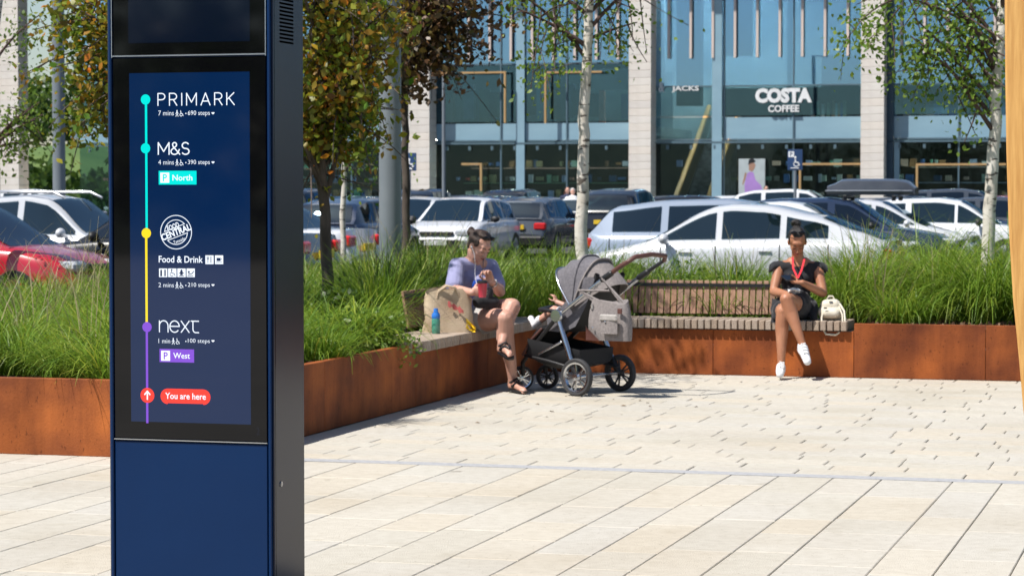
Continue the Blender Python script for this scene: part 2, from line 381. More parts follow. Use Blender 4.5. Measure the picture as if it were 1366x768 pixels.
# fallen leaves on the paving
def leafcards(name, n, area, m, size, seed=1):
    r = np.random.default_rng(seed); V = []
    for i in range(n):
        c = np.array(area(r)); a = r.uniform(0, 6.28); s = size * r.uniform(.5, 1.2)
        d = np.array([math.cos(a), math.sin(a), 0]); e_ = np.array([-d[1], d[0], 0])
        V += [c - d * s, c - e_ * s * .5 + [0, 0, s * .3], c + d * s, c + e_ * s * .5 + [0, 0, s * .15]]
    V = np.array(V); return mesh_np(name, V, np.arange(len(V)).reshape(-1, 4), [m])
M['deadleaf'] = mat('dead_leaf', (0.10, 0.05, 0.02), (0.20, 0.12, 0.05), 30, 0.8)
o = link('fallen_leaves', leafcards('fallen_leaves', 26, lambda r: list(L(abs(r.normal(0, .9)) + .1, r.uniform(-6, -.3), .004)), M['deadleaf'], 0.022, 4))
tag(o, 'few dry fallen leaves scattered on the pale paving beside the rusty planter', 'leaves', kind='stuff')

# ================================================================== PLANTER + BENCH
WH = 0.452; SEATU = 2.62; VB = -3.62
pl = thing('corten_planter', 'long rust-coloured steel planter edging the plaza, filled with tall grasses', 'planter', CORNER, -ANG)
T = 0.012
def panel(u0, v0, u1, v1, h):
    d = Vector((u1 - u0, v1 - v0, 0)); ln = d.length; mb = MB()
    mb.box((ln / 2, T / 2, h / 2), (ln - 0.003, T, h), 0.003)
    mb.box((ln / 2, T + .024, h - .004), (ln - .003, .05, .007), 0.0)
    o = mb.build('steel_panel', M['rust'], pl); o.location = (u0, v0, 0); o.rotation_euler = (0, 0, math.atan2(d.y, d.x)); return o
for a, b in ((-9.0, -6.4), (-6.4, -3.9), (-3.9, -1.9), (-1.9, 0.0)): panel(a, -7.33, b, -7.33, WH)
LOWH = 0.385
for a, b, h in ((-7.33, -5.5, WH), (-5.5, VB, WH), (VB, -1.8, LOWH), (-1.8, 0, LOWH)): panel(0, a, 0, b, h)
# faces: on the u=0 run the panel depth must go to -u : rotation above puts +depth to -u already
for a, b, h in ((0, 1.45, LOWH), (1.45, SEATU + .02, LOWH), (SEATU + .02, 3.72, WH), (3.72, 5.4, WH), (5.4, 8.0, WH)): panel(a, 0, b, 0, h)
for a, b in ((8.0, 0.0),): pass
panel(8.0, 4.2, 5.0, 4.2, WH); panel(5.0, 4.2, 0.0, 4.2, WH); panel(0, 4.2, -4.5, 4.2, WH); panel(-4.5, 4.2, -9, 4.2, WH)
mb = MB(); N_ = 40
P = []
for (a0, a1, b0, b1) in ((-9, -.03, -7.3, 4.18), (-.03, 8, .03, 4.18)):
    g = []
    nx, ny = int((a1 - a0) / .25), int((b1 - b0) / .25)
    for i in range(nx + 1):
        g.append([(a0 + (a1 - a0) * i / nx, b0 + (b1 - b0) * j / ny, 0.36 + 0.035 * math.sin(i * 1.9 + j * .7) * math.sin(j * 1.3) * (0 if i in (0, nx) or j in (0, ny) else 1)) for j in range(ny + 1)])
    mb.grid(g)
so = mb.build('soil', M['soil'], pl, fixn=True); so['kind'] = 'stuff'
# mulch chips
V = []; r = np.random.default_rng(5)
def chip(c, s):
    a = r.normal(size=3); a /= np.linalg.norm(a); b = np.cross(a, r.normal(size=3)); b /= np.linalg.norm(b); c = np.array(c)
    V.extend([c - a * s - b * s * .4, c + a * s - b * s * .4, c + a * s + b * s * .4, c - a * s + b * s * .4])
for i in range(3500): chip((r.uniform(2.7, 6.5), r.uniform(.03, 1.1), .385 + r.uniform(0, .04)), r.uniform(.012, .04))
for i in range(1500): chip((-r.uniform(.05, .6), r.uniform(-7.2, -3.6), .38 + r.uniform(0, .04)), r.uniform(.012, .035))
V = np.array(V)
M['chips'] = mat('bark_chips', (0.7, 0.6, 0.5), (1, 1, 1), 5, 0.95, rnd=('isl', [(0.05, 0.03, 0.02), (0.16, 0.09, 0.05), (0.30, 0.20, 0.13), (0.10, 0.05, 0.03)]))
o = link('bark_mulch', mesh_np('bark_mulch', V, np.arange(len(V)).reshape(-1, 4), [M['chips']]), pl); o['kind'] = 'stuff'

bench = thing('corner_bench', 'L-shaped slatted timber bench set on the rusty planter wall', 'bench', CORNER, -ANG)
rs = random.Random(5)
ss = MB(); ss.box((0, 0, 0), (0.046, 0.47, 0.078), 0.004); seat_me = ss.mesh('seat_slat', M['slat_h'])
ss = MB(); ss.box((0, 0, 0), (0.047, 0.022, 0.29), 0.003); back_me = ss.mesh('back_slat', M['slat'])
ZS = 0.470
pitch = 0.0575
n = int(SEATU / pitch)
for i in range(n):
    u = 0.03 + i * pitch + .0
    piece('seat_slat', seat_me, bench, (u, 0.235 - .045, ZS - .039 + rs.uniform(-.002, .001)), (1, 1, 1), (0, 0, rs.uniform(-.004, .004)))
    if u < 2.08: piece('back_slat', back_me, bench, (u, 0.485, 0.635 + rs.uniform(-.002, .002)), (1, 1, 1), (R(-9), 0, rs.uniform(-.01, .01)))
m_ = int(-VB / pitch)
for i in range(m_):
    v = -0.03 - i * pitch
    piece('seat_slat', seat_me, bench, (-0.235 + .045, v, ZS - .039 + rs.uniform(-.002, .001)), (1, 1, 1), (0, 0, R(90) + rs.uniform(-.004, .004)))
    if v > -2.42: piece('back_slat', back_me, bench, (-0.485, v, 0.635 + rs.uniform(-.002, .002)), (1, 1, 1), (R(-9), 0, R(90)))
piece('seat_slat', seat_me, bench, (-0.22, VB - .02, ZS - .04), (1.6, 1.1, 1.0), (0, 0, R(58)))
mb = MB(); mb.box((SEATU / 2, .20, ZS - .083), (SEATU, .40, .009)); mb.box((-.20, VB / 2, ZS - .083), (.40, -VB, .009))
mb.box((1.04, .50, .53), (2.1, .008, .04)); mb.box((1.04, .478, .74), (2.1, .008, .03), X=None)
mb.box((-.50, -1.22, .53), (.008, 2.4, .04))
mb.box((-.478, -1.22, .74), (.008, 2.4, .03))
for x in (.05, .7, 1.4, 2.05): mb.box((x, .505, .55), (.03, .02, .42))
for x in (.3, 1.0, 1.7, 2.35): mb.box((-.505, -x, .55), (.02, .03, .42))
mb.build('frame', M['black_metal'], bench)

# ================================================================== KIOSK
KR = W(362, 400, 8.5); KX = -UX; kw = 0.607; KD = 0.297
K0 = Vector((KR.x, KR.y, 0)) - UX * kw
ki = thing('information_totem', 'tall navy wayfinding totem with lit route display, standing at left front', 'totem', K0, -ANG)
Ki = WM[ki.name].inverted()
def kp(px, py): p = Ki @ onplane(px, py, K0, VX); return p.x, p.z
KH = 2.95
fr = 0.0
mb = MB()      # carcass: posts, top, back
mb.box((kw / 2, KD / 2 + .006, KH / 2), (kw - .004, KD - .016, KH - .002), .004)
mb.build('carcass', M['navy'], ki)
xs_l, xs_r = 0.012, kp(355.5, 400)[0]
zt, zb = kp(250, 76)[1], kp(250, 588)[1]
mb = MB(); mb.box((xs_l / 2 , .006, KH / 2), (xs_l , .016, KH), .003); mb.build('edge_strip', M['navy'], ki)
mb = MB(); mb.box(((xs_r + .004 + kw) / 2, .006, KH / 2), (kw - xs_r - .006, .016, KH), .003); mb.build('edge_strip', M['navy'], ki)
mb = MB(); mb.box(((xs_l + xs_r) / 2 + .002, .008, zb / 2 + .012), (xs_r - xs_l - .004, .010, zb - .036), .0025); mb.build('lower_door', M['navy'], ki)
mb = MB(); mb.box(((xs_l + xs_r) / 2 + .002, .004, zb + .001), (xs_r - xs_l - .002, .012, .0035)); mb.build('trim', M['silver'], ki)
mb = MB(); mb.box(((xs_l + xs_r) / 2 + .002, .0065, (zb + zt) / 2 + .002), (xs_r - xs_l - .006, .009, zt - zb - .008), .001); mb.build('display_glass', M['blackglass'], ki)
zu = KH - .12
mb = MB(); mb.box(((xs_l + xs_r) / 2 + .002, .0065, (zt + .004 + zu) / 2 + .002), (xs_r - xs_l - .010, .009, zu - zt - .010), .001)
up = mb.build('upper_display', M['blackglass'], ki)
mb = MB(); xa, xb = xs_l + .002, xs_r - .000
mb.box(((xa + xb) / 2, .001, zt + .0055), (xb - xa, .006, .004)); mb.box((xa, .001, (zt + zu) / 2), (.003, .006, zu - zt)); mb.box((xb, .001, (zt + zu) / 2), (.003, .006, zu - zt))
mb.build('display_frame', M['silver'], ki)
mb = MB(); x0, z0 = kp(171, 58); x1, _ = kp(333, 58)
mb.add([(x0, .0014, z0), (x1, .0014, z0), (x1, .0014, zu - .06), (x0, .0014, zu - .06)], [(0, 1, 2, 3)]); mb.build('upper_screen', M['scr_dim'], ki)
mb = MB(); mb.box((kw + .0025, KD / 2 + .004, KH / 2), (.007, KD - .006, KH), .002); mb.build('side_panel', M['kiosk_side'], ki)
mb = MB(); mb.box((-.0025, KD / 2 + .004, KH / 2), (.007, KD - .006, KH), .002); mb.build('side_panel', M['kiosk_side'], ki)
mb = MB(); mb.box((kw / 2, KD / 2, KH + .012), (kw + .012, KD + .006, .024), .004); mb.build('cap', M['black_metal'], ki)
mb = MB(); mb.box((kw / 2, KD / 2, .02), (kw + .05, KD + .05, .04), .006); mb.build('plinth', M['black_metal'], ki)
# vents and lock in the right side
def sp(px, py):
    p = Ki @ onplane(px, py, Vector(K0) + UX * (kw + .006), UX); return p.y, p.z
mb = MB(); y0, _ = sp(373, 30); y1, _ = sp(391, 30); _, za = sp(382, 57); dz = 5.15 * 8.5 / 3300
for k in range(26):
    mb.box((kw + .0062, (y0 + y1) / 2, za + k * dz), (.0015, y1 - y0, dz * .5))
mb.build('vent', plain('vent_black', (0.001, 0.001, 0.001), 0.9, spec=0.0), ki)
yl, zl = sp(375, 645); mb = MB(); mb.tube([(kw + .004, yl, zl), (kw + .009, yl, zl)], .009, 16); mb.box((kw + .0092, yl, zl), (.001, .003, .012), m=1)
mb.build('lock', [M['silver'], M['black_metal']], ki)
mb = MB(); mb.box((kw + .0062, .022, KH / 2), (.0012, .002, KH - .1)); mb.build('seam', M['blackglass'], ki)
# screen and print
layer = [0]
def flat(name, mb, m):
    o = mb.build(name, m, ki); return o
YS = .0016
def rect(mb, px0, py0, px1, py1, d):
    x0, z1 = kp(px0, py0); x1, z0 = kp(px1, py1); y = YS - d * .0004
    mb.add([(x0, y, z0), (x1, y, z0), (x1, y, z1), (x0, y, z1)], [(0, 1, 2, 3)]); return x0, x1, z0, z1
def disc(mb, px, py, rad, d, n=28, squash=1.0):
    x, z = kp(px, py); y = YS - d * .0004
    mb.add([(x + rad * math.cos(i * 2 * math.pi / n), y, z + rad * math.sin(i * 2 * math.pi / n) * squash) for i in range(n)], [tuple(range(n))])
def ring(mb, x, z, r0, r1, d, a0=0, a1=360, n=48):
    y = YS - d * .0004; P = []
    for i in range(n + 1):
        a = R(a0 + (a1 - a0) * i / n); P.append([(x + r0 * math.cos(a), y, z + r0 * math.sin(a)), (x + r1 * math.cos(a), y, z + r1 * math.sin(a))])
    mb.grid(P)
def stroke(mb, pts, wd, d, closed=False):     # flat ribbon in the screen plane
    y = YS - d * .0004; n = len(pts)
    for i in range(n - 1):
        a, b = Vector((pts[i][0], pts[i][1])), Vector((pts[i + 1][0], pts[i + 1][1])); t = (b - a)
        if t.length < 1e-6: continue
        t = t.normalized(); p = Vector((-t.y, t.x)) * wd / 2; yy = y - .00003 * (i % 3)
        a2, b2 = a - t * wd * .3, b + t * wd * .3
        mb.add([(a2.x - p.x, yy, a2.y - p.y), (b2.x - p.x, yy, b2.y - p.y), (b2.x + p.x, yy, b2.y + p.y), (a2.x + p.x, yy, a2.y + p.y)], [(0, 1, 2, 3)])
def txt(body, px0, py0, px1, py1, d=2, bold=0.0, m='scr_white', name='lettering', rot=0, space=1.0):
    x0, z1 = kp(px0, py0); x1, z0 = kp(px1, py1)
    vs, fs = text_mesh(body, x0, x1, z0, z1, bold, space=space); mb = MB(); y = YS - d * .0004
    cx, cz = (x0 + x1) / 2, (z0 + z1) / 2; c, s = math.cos(R(rot)), math.sin(R(rot))
    mb.add([(cx + (a - cx) * c - (b - cz) * s, y, cz + (a - cx) * s + (b - cz) * c) for a, _, b in vs], fs)
    return flat(name, mb, M[m])
SCR = MB(); rect(SCR, 172, 98, 334.5, 566, 0); flat('screen', SCR, M['scr'])
lw = .0042
def vline(px, pya, pyb, m):
    mb = MB(); x, za = kp(px, pya); x2, zb2 = kp(px + (pyb - pya) * .006, pyb)
    stroke(mb, [(x, za), (x, zb2)], .0085, 1); flat('route_line', mb, M[m])
vline(194.5, 133, 310, 'scr_teal'); vline(194.8, 311, 435, 'scr_yellow'); vline(195.6, 436, 563, 'scr_purple')
for px, py, m in ((194, 133, 'scr_teal'), (194, 198, 'scr_teal'), (195, 311, 'scr_yellow'), (196, 436, 'scr_purple')):
    mb = MB(); disc(mb, px, py, .0178, 2.0); flat('stop_dot', mb, M[m])
mb = MB(); disc(mb, 196.5, 527, .0262, 2); flat('here_dot', mb, M['scr_red'])
mb = MB(); x, z = kp(196.5, 527); stroke(mb, [(x, z - .014), (x, z + .013)], .005, 3); stroke(mb, [(x - .010, z + .003), (x, z + .0145), (x + .010, z + .003)], .005, 3.3); flat('arrow', mb, M['scr_white'])
# store names drawn with single strokes
def letters(word, px0, py0, px1, py1, wd, defs, gap):
    x0, z1 = kp(px0, py0); x1, z0 = kp(px1, py1); tot = sum(defs[c][0] for c in word) + gap * (len(word) - 1)
    k = (x1 - x0) / tot; h = z1 - z0; x = x0; mb = MB()
    for i, c in enumerate(word):
        w_, st = defs[c]
        for j, s_ in enumerate(st): stroke(mb, [(x + a * w_ * k, z0 + b * h) for a, b in s_], wd, 2 + .3 * j)
        x += (w_ + gap) * k
    flat('store_name', mb, M['scr_white'])
arc = lambda cx, cy, rx, ry, a0, a1, n=12: [(cx + rx * math.cos(R(a0 + (a1 - a0) * i / n)), cy + ry * math.sin(R(a0 + (a1 - a0) * i / n))) for i in range(n + 1)]
D = {'P': (.62, [[(0, 0), (0, 1)], [(0, 1), (.5, 1)] + arc(.5, .74, .5, .26, 90, -90) + [(0, .48)]]),
     'R': (.66, [[(0, 0), (0, 1)], [(0, 1), (.5, 1)] + arc(.5, .74, .46, .26, 90, -90) + [(0, .48)], [(.5, .48), (1, 0)]]),
     'I': (.05, [[(.5, 0), (.5, 1)]]), 'M': (.86, [[(0, 0), (0, 1), (.5, .25), (1, 1), (1, 0)]]),
     'A': (.8, [[(0, 0), (.5, 1), (1, 0)], [(.18, .33), (.82, .33)]]), 'K': (.66, [[(0, 0), (0, 1)], [(.95, 1), (.0, .42)], [(.28, .58), (1, 0)]]),
     'S': (.62, [arc(.5, .75, .42, .25, 30, 270) + arc(.5, .25, .46, .25, 90, -150)]),
     '&': (.72, [[(1, .0), (.25, .68)] + arc(.42, .83, .22, .17, 215, -35) + [(.62, .72), (.25, .5)] + arc(.4, .25, .38, .25, 120, 290) + [(.75, .1), (.95, .42)]]),
     'n': (.62, [[(0, 0), (0, 1)], [(0, .55)] + arc(.5, .55, .5, .45, 180, 0) + [(1, 0)]]),
     'e': (.68, [[(.0, .52), (1, .52)] + arc(.5, .5, .5, .5, 3, 318, 20)]),
     'x': (.58, [[(0, 0), (1, 1)], [(0, 1), (1, 0)]]),
     't': (.55, [[(.25, 1.0), (.25, .3)] + arc(.6, .3, .35, .3, 180, 270) + [(1, 0)], [(.0, 1.0), (1, 1.0)]])}
letters('PRIMARK', 210.5, 125, 312.5, 140, .0036, D, .40)
letters('M&S', 211, 190.5, 252.5, 206, .0042, D, .14)
letters('next', 212.5, 427.5, 265, 443.5, .0036, D, .13)
def steps(mins, n, py, xe=286.5):
    y0, y1 = py - 3.6, py + 2.6
    wm_ = 25 if 's' in mins else 20
    txt(mins, 211 + (.3 if py > 300 else 0), y0, 211 + wm_ - 4.2, y1, bold=-.006)
    txt('\u2022', 247, py - .8, 248.6, py + .9); txt(n + ' steps', 250.5, y0, 279.8, y1 + 1.3, bold=-.006)
    mb = MB()
    def P(a, b): return kp(a, b)
    x = 236 - (5 if wm_ == 20 else 0)
    stroke(mb, [P(x, py - 4), P(x, py - 1)], .0035, 2); stroke(mb, [P(x, py - 2), P(x, py + 1), P(x - 1.6, py + 4)], .002, 2.3); stroke(mb, [P(x, py), P(x + 1.6, py + 4)], .002, 2.6)
    stroke(mb, [P(x - 1.8, py + .5), P(x, py - 1.8), P(x + 1.8, py + .3)], .0017, 2.8)
    x += 5.4
    xx, zz = P(x, py + 1.8); ring(mb, xx, zz, .0035, .0055, 2, 60, 330, 16); stroke(mb, [P(x - .6, py - 3.6), P(x, py), P(x + 1.8, py + .4), P(x + 2.8, py + 3.2)], .0022, 2.5)
    flat('walk_icon', mb, M['scr_white'])
    mb = MB(); hx, hz = P(284, py); s_ = .0046
    pts = [(hx + s_ * 1.25 * .0625 * 16 * math.sin(t) ** 3, hz + s_ * .0625 * (13 * math.cos(t) - 5 * math.cos(2 * t) - 2 * math.cos(3 * t) - math.cos(4 * t)) + .001) for t in [i * 2 * math.pi / 24 for i in range(24)]]
    mb.add([(a, YS - .0008, b) for a, b in pts], [tuple(range(24))]); flat('heart_icon', mb, M['scr_white'])
steps('7 mins', '690', 151.5); steps('4 mins', '390', 217); steps('2 mins', '210', 380.5); steps('1 min', '100', 455)
def pbox(px0, py0, px1, py1, word, m):
    mb = MB(); rect(mb, px0, py0, px1, py1, 1.5); flat('direction_plate', mb, M[m])
    mb = MB(); rect(mb, px0 + 2.2, py0 + 2.4, px0 + 14.2, py1 - 2.4, 2.2); flat('parking_square', mb, M['scr_white'])
    txt('P', px0 + 5.6, py0 + 4.4, px0 + 11.2, py1 - 4.4, 3, .02, m)
    txt(word, px0 + 18.4, py0 + 5.2, px1 - 5.5, py1 - 5.3, 2.2, .01)
pbox(211.5, 228, 262, 246.3, 'North', 'scr_teal'); pbox(212.6, 465, 258.8, 483.5, 'West', 'scr_purple')
txt('Food & Drink', 211.6, 341.2, 270.5, 350.6, bold=.012)
cx, cz = kp(234.7, 309.7); kpx = 8.6 / 3300
mb = MB(); rr = 22.4 * kpx * 1.02; ring(mb, cx, cz, rr - .0026, rr, 2)
r2 = 16.8 * kpx; t_ = 20
ring(mb, cx, cz, r2 - .0024, r2, 2, t_ + 22, t_ + 158); ring(mb, cx, cz, r2 - .0024, r2, 2, t_ + 202, t_ + 338)
for s_ in (1, -1):
    c, s = math.cos(R(t_)), math.sin(R(t_)); h = r2 * math.sin(R(22)) * s_; wl = r2 * math.cos(R(22)) * 1.0
    stroke(mb, [(cx - wl * c - h * s, cz - wl * s + h * c), (cx + wl * c - h * s, cz + wl * s + h * c)], .0024, 2.2)
flat('food_court_badge', mb, M['scr_white'])
txt('FOOD', 222.5, 299 - .5, 239, 306, 2, .02, rot=t_); txt('CENTRAL', 214, 305, 255, 314.5, 2, .03, rot=t_); txt('Teesside', 231, 318.5, 247, 323, 2, .0, rot=t_)
def icon(px0, py0, px1, py1, kind):
    mb = MB(); rect(mb, px0, py0, px1, py1, 1.6); flat('icon_tile', mb, M['scr_white'])
    mb = MB(); c = (px0 + px1) / 2; y = (py0 + py1) / 2; P = kp; t = .0026
    if kind == 'food': stroke(mb, [P(c - 2, y - 4), P(c - 2, y + 4)], t, 3); stroke(mb, [P(c - 3.4, y - 4), P(c - 3.2, y - 1), P(c - .8, y - 1), P(c - .6, y - 4)], t * .6, 3.3); stroke(mb, [P(c + 2, y - 4), P(c + 2, y + 4)], t * 1.2, 3)
    if kind == 'cup': rect(mb, c - 3.3, y - 2.5, c + 2, y + 1.8, 3); stroke(mb, [P(c - 4, y + 3.4), P(c + 4, y + 3.4)], t * .7, 3); stroke(mb, [P(c + 2, y - 2), P(c + 3.8, y - 1), P(c + 2, y + 1)], t * .5, 3.3)
    if kind == 'wc':
        for s_ in (-2.6, 2.6): disc(mb, c + s_, y - 3.4, .003, 3, 10); stroke(mb, [P(c + s_, y - 2), P(c + s_, y + 4)], .0068 if s_ < 0 else .0055, 3.3)
    if kind == 'chair': disc(mb, c - .8, y - 4, .003, 3, 10); xx, zz = P(c - .6, y + 1.8); ring(mb, xx, zz, .0058, .0078, 3, 80, 330, 16); stroke(mb, [P(c - .8, y - 3), P(c - .4, y + .6), P(c + 2.4, y + .9), P(c + 3.8, y + 4)], t, 3.4)
    if kind == 'baby': disc(mb, c, y - 3, .004, 3, 10); stroke(mb, [P(c, y - 1), P(c, y + 2)], .010, 3.3); stroke(mb, [P(c - 3.5, y + 1), P(c, y - 1), P(c + 3.5, y + 1)], t, 3.6); stroke(mb, [P(c - 3, y + 4), P(c + 3, y + 4)], t, 3)
    if kind == 'change': disc(mb, c - 2.4, y - 1, .004, 3, 10); stroke(mb, [P(c - 3, y + 2), P(c + 2, y + 1), P(c + 4, y - 2)], t * 1.2, 3.3); stroke(mb, [P(c - 4, y + 4), P(c + 3, y + 4)], t, 3)
    flat('icon', mb, M['scr'])
icon(273.8, 340.5, 284.8, 352.3, 'food'); icon(286.6, 340.5, 297.6, 352.3, 'cup')
for i, k in enumerate(('wc', 'chair', 'baby', 'change')): icon(212 + 12.25 * i, 358, 223 + 12.25 * i, 369.6, k)
mb = MB(); rect(mb, 223.5, 518, 271, 538.5, 1.5)
xa, za = kp(223.5, 528.3); xb, _ = kp(271, 528.3); rr = (kp(223, 518)[1] - kp(223, 538.5)[1]) / 2
y = YS - 1.5 * .0004
mb.add([(xa + rr * math.cos(R(90 + 180 * i / 14)), y, za + rr * math.sin(R(90 + 180 * i / 14))) for i in range(15)], [tuple(range(15))])
mb.add([(xb + rr * math.cos(R(-90 + 180 * i / 14)), y, za + rr * math.sin(R(-90 + 180 * i / 14))) for i in range(15)], [tuple(range(15))])
flat('location_pill', mb, M['scr_red']); txt('You are here', 220.3, 523.3, 274.5, 533, 2.5, .012)
mb = MB(); s_ = kp(341, 568); t_ = kp(347, 580); txt('2', 342, 570, 346, 580, 0, .0, 'scr_dim')

# ================================================================== TIMBER LEG (right)
M['glulam'] = mat('oiled_timber', (0.50, 0.25, 0.07), (0.70, 0.40, 0.13), 5.0, 0.5, bump=0.12, stretch=(16, 16, 1.1), spec=0.35, contrast=(0.3, 0.75), detail=8)
tl = [(1341.5, -260), (1341.5, -60), (1341.8, 0), (1342.5, 100), (1344, 200), (1347, 300), (1353, 400), (1361, 480), (1366.5, 545), (1376, 620), (1388, 700), (1403, 770), (1420, 826)]
pts = [W(a, b, 9.0) for a, b in tl]; pts[-1].z = 0
tb = thing('timber_post', 'curved golden timber sculpture leg rising at the right edge', 'timber post', (pts[-1].x + .12, 9.0, 0))
mb = MB(); P = []
for p in pts:
    row = []
    for dx, dy in ((.01, -.06), (0, -.05), (0, .05), (.01, .06), (.25, .06), (.26, .05), (.26, -.05), (.25, -.06)): row.append(p + UX * dx + VX * dy)
    P.append(row)
mb.grid(P, closed=True); mb.f = [f[::-1] for f in mb.f]; mb.m = [0] * len(mb.f)
mb.build('laminated_leg', M['glulam'], tb, smooth=40, world=True, fixn=True)
# ================================================================== STORE BUILDING
F0 = Vector((0, 100, 0)); FM = Matrix.Translation(F0) @ Matrix.Rotation(-ANG, 4, 'Z'); FI = FM.inverted()
def fac(px, py, off=0.0): p = FI @ onplane(px, py, F0 + VX * off, VX); return p.x, p.z
M['g_up'] = glassmat('upper_glazing', (0.42, 0.68, 0.98), (0.58, 0.78, 0.88), 0.42, 0.015, wob=0.15)
M['g_mid'] = glassmat('first_floor_glazing', (0.34, 0.56, 0.72), (0.55, 0.72, 0.78), 0.13, 0.015, wob=.1)
M['g_low'] = glassmat('shopfront_glazing', (0.30, 0.46, 0.54), (0.55, 0.68, 0.72), 0.03, 0.015)
M['spandrel'] = mat('spandrel_glass', (0.23, 0.37, 0.46), (0.26, 0.41, 0.50), 1.5, 0.12, spec=0.6)
M['stone'] = mat('pale_limestone', (0.66, 0.60, 0.54), (0.76, 0.71, 0.65), 1.4, 0.85, bump=0.1, rnd=('obj', [(0.93, 0.92, 0.92), (1, 1, 1), (1, .97, .94), (.97, .97, .97)]))
M['mull'] = plain('mullion_grey', (0.10, 0.16, 0.20), 0.4)
M['fin'] = mat('timber_fin', (0.60, 0.48, 0.42), (0.70, 0.58, 0.52), 4, 0.6)
M['gold'] = plain('timber_portal', (0.48, 0.30, 0.13), 0.5)
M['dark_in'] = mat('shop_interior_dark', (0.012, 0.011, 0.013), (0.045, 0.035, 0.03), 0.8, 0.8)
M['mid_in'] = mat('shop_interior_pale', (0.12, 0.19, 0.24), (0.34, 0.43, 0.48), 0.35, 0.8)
M['navyblue'] = plain('dark_blue_cladding', (0.012, 0.05, 0.09), 0.3)
M['white'] = plain('white_paint', (0.78, 0.78, 0.78), 0.5)
M['goods'] = mat('shop_goods', (0.7, 0.7, 0.7), (1, 1, 1), 2, 0.6, rnd=('isl', [(0.5, 0.06, 0.05), (0.6, 0.5, 0.4), (0.04, 0.05, 0.08), (0.1, 0.2, 0.5), (0.7, 0.7, 0.68), (0.08, 0.3, 0.2), (0.4, 0.2, 0.08), (0.03, 0.03, 0.03)]))
bd = thing('retail_store', 'long glass-fronted shopping terrace with pale stone columns behind the car park', 'building', F0, -ANG)
uA, uB, uC = fac(545, 200, -.9)[0], fac(841, 200, -.9)[0], fac(1148, 200, -.9)[0]
SPC = (uC - uA) / 2; CW = fac(870.5, 200, -.9)[0] - uB
TOP = 12.5
blk = MB(); blk.box((0, 0, 0), (CW, .9, .292), .008); blk_me = blk.mesh('stone_block', M['stone'])
cols = [uA + SPC * k for k in range(-2, 8)]
for k, u in enumerate(cols):
    if u > 26:
        mb = MB(); mb.box((u + CW / 2, -.45, TOP / 2), (CW, .9, TOP), .02); mb.build('column', M['stone'], bd); continue
    for i in range(int(TOP / .3)):
        if k in (1,) and i > 0 and i % 2: pass
        piece('stone_block', blk_me, bd, (u + CW / 2 + 0, -.46, .15 + i * .3), (1 + (i % 2) * .004, 1, 1))
cube = MB(); cube.box((0, 0, 0), (1, 1, 1)); 
def cm(name, m): return cube.mesh(name, m)
pane_mid = cm('glass_pane', M['g_mid']); pane_up, pane_low, pane_sp = cm('glass_pane', M['g_up']), cm('glass_pane', M['g_low']), cm('spandrel_panel', M['spandrel'])
mull_me, fin_me, port_me = cm('mullion', M['mull']), cm('timber_fin', M['fin']), cm('portal_frame', M['gold'])
light_me = cm('interior_light', emis('shop_light', (1.0, .88, .70), 34.0, (.5, .5, .5)))
lobby_fill_me = cm('interior_light', emis('lobby_fill', (1.0, .92, .8), 60.0, (.5, .5, .5)))  # fill panels added out of view to brighten the escalator
goods = MB(); r = random.Random(9)
ROWS = [(0.05, 3.55, 'low'), (3.6, 4.45, 'sp'), (4.5, 6.62, 'up'), (6.68, 9.6, 'up'), (9.66, TOP, 'up')]
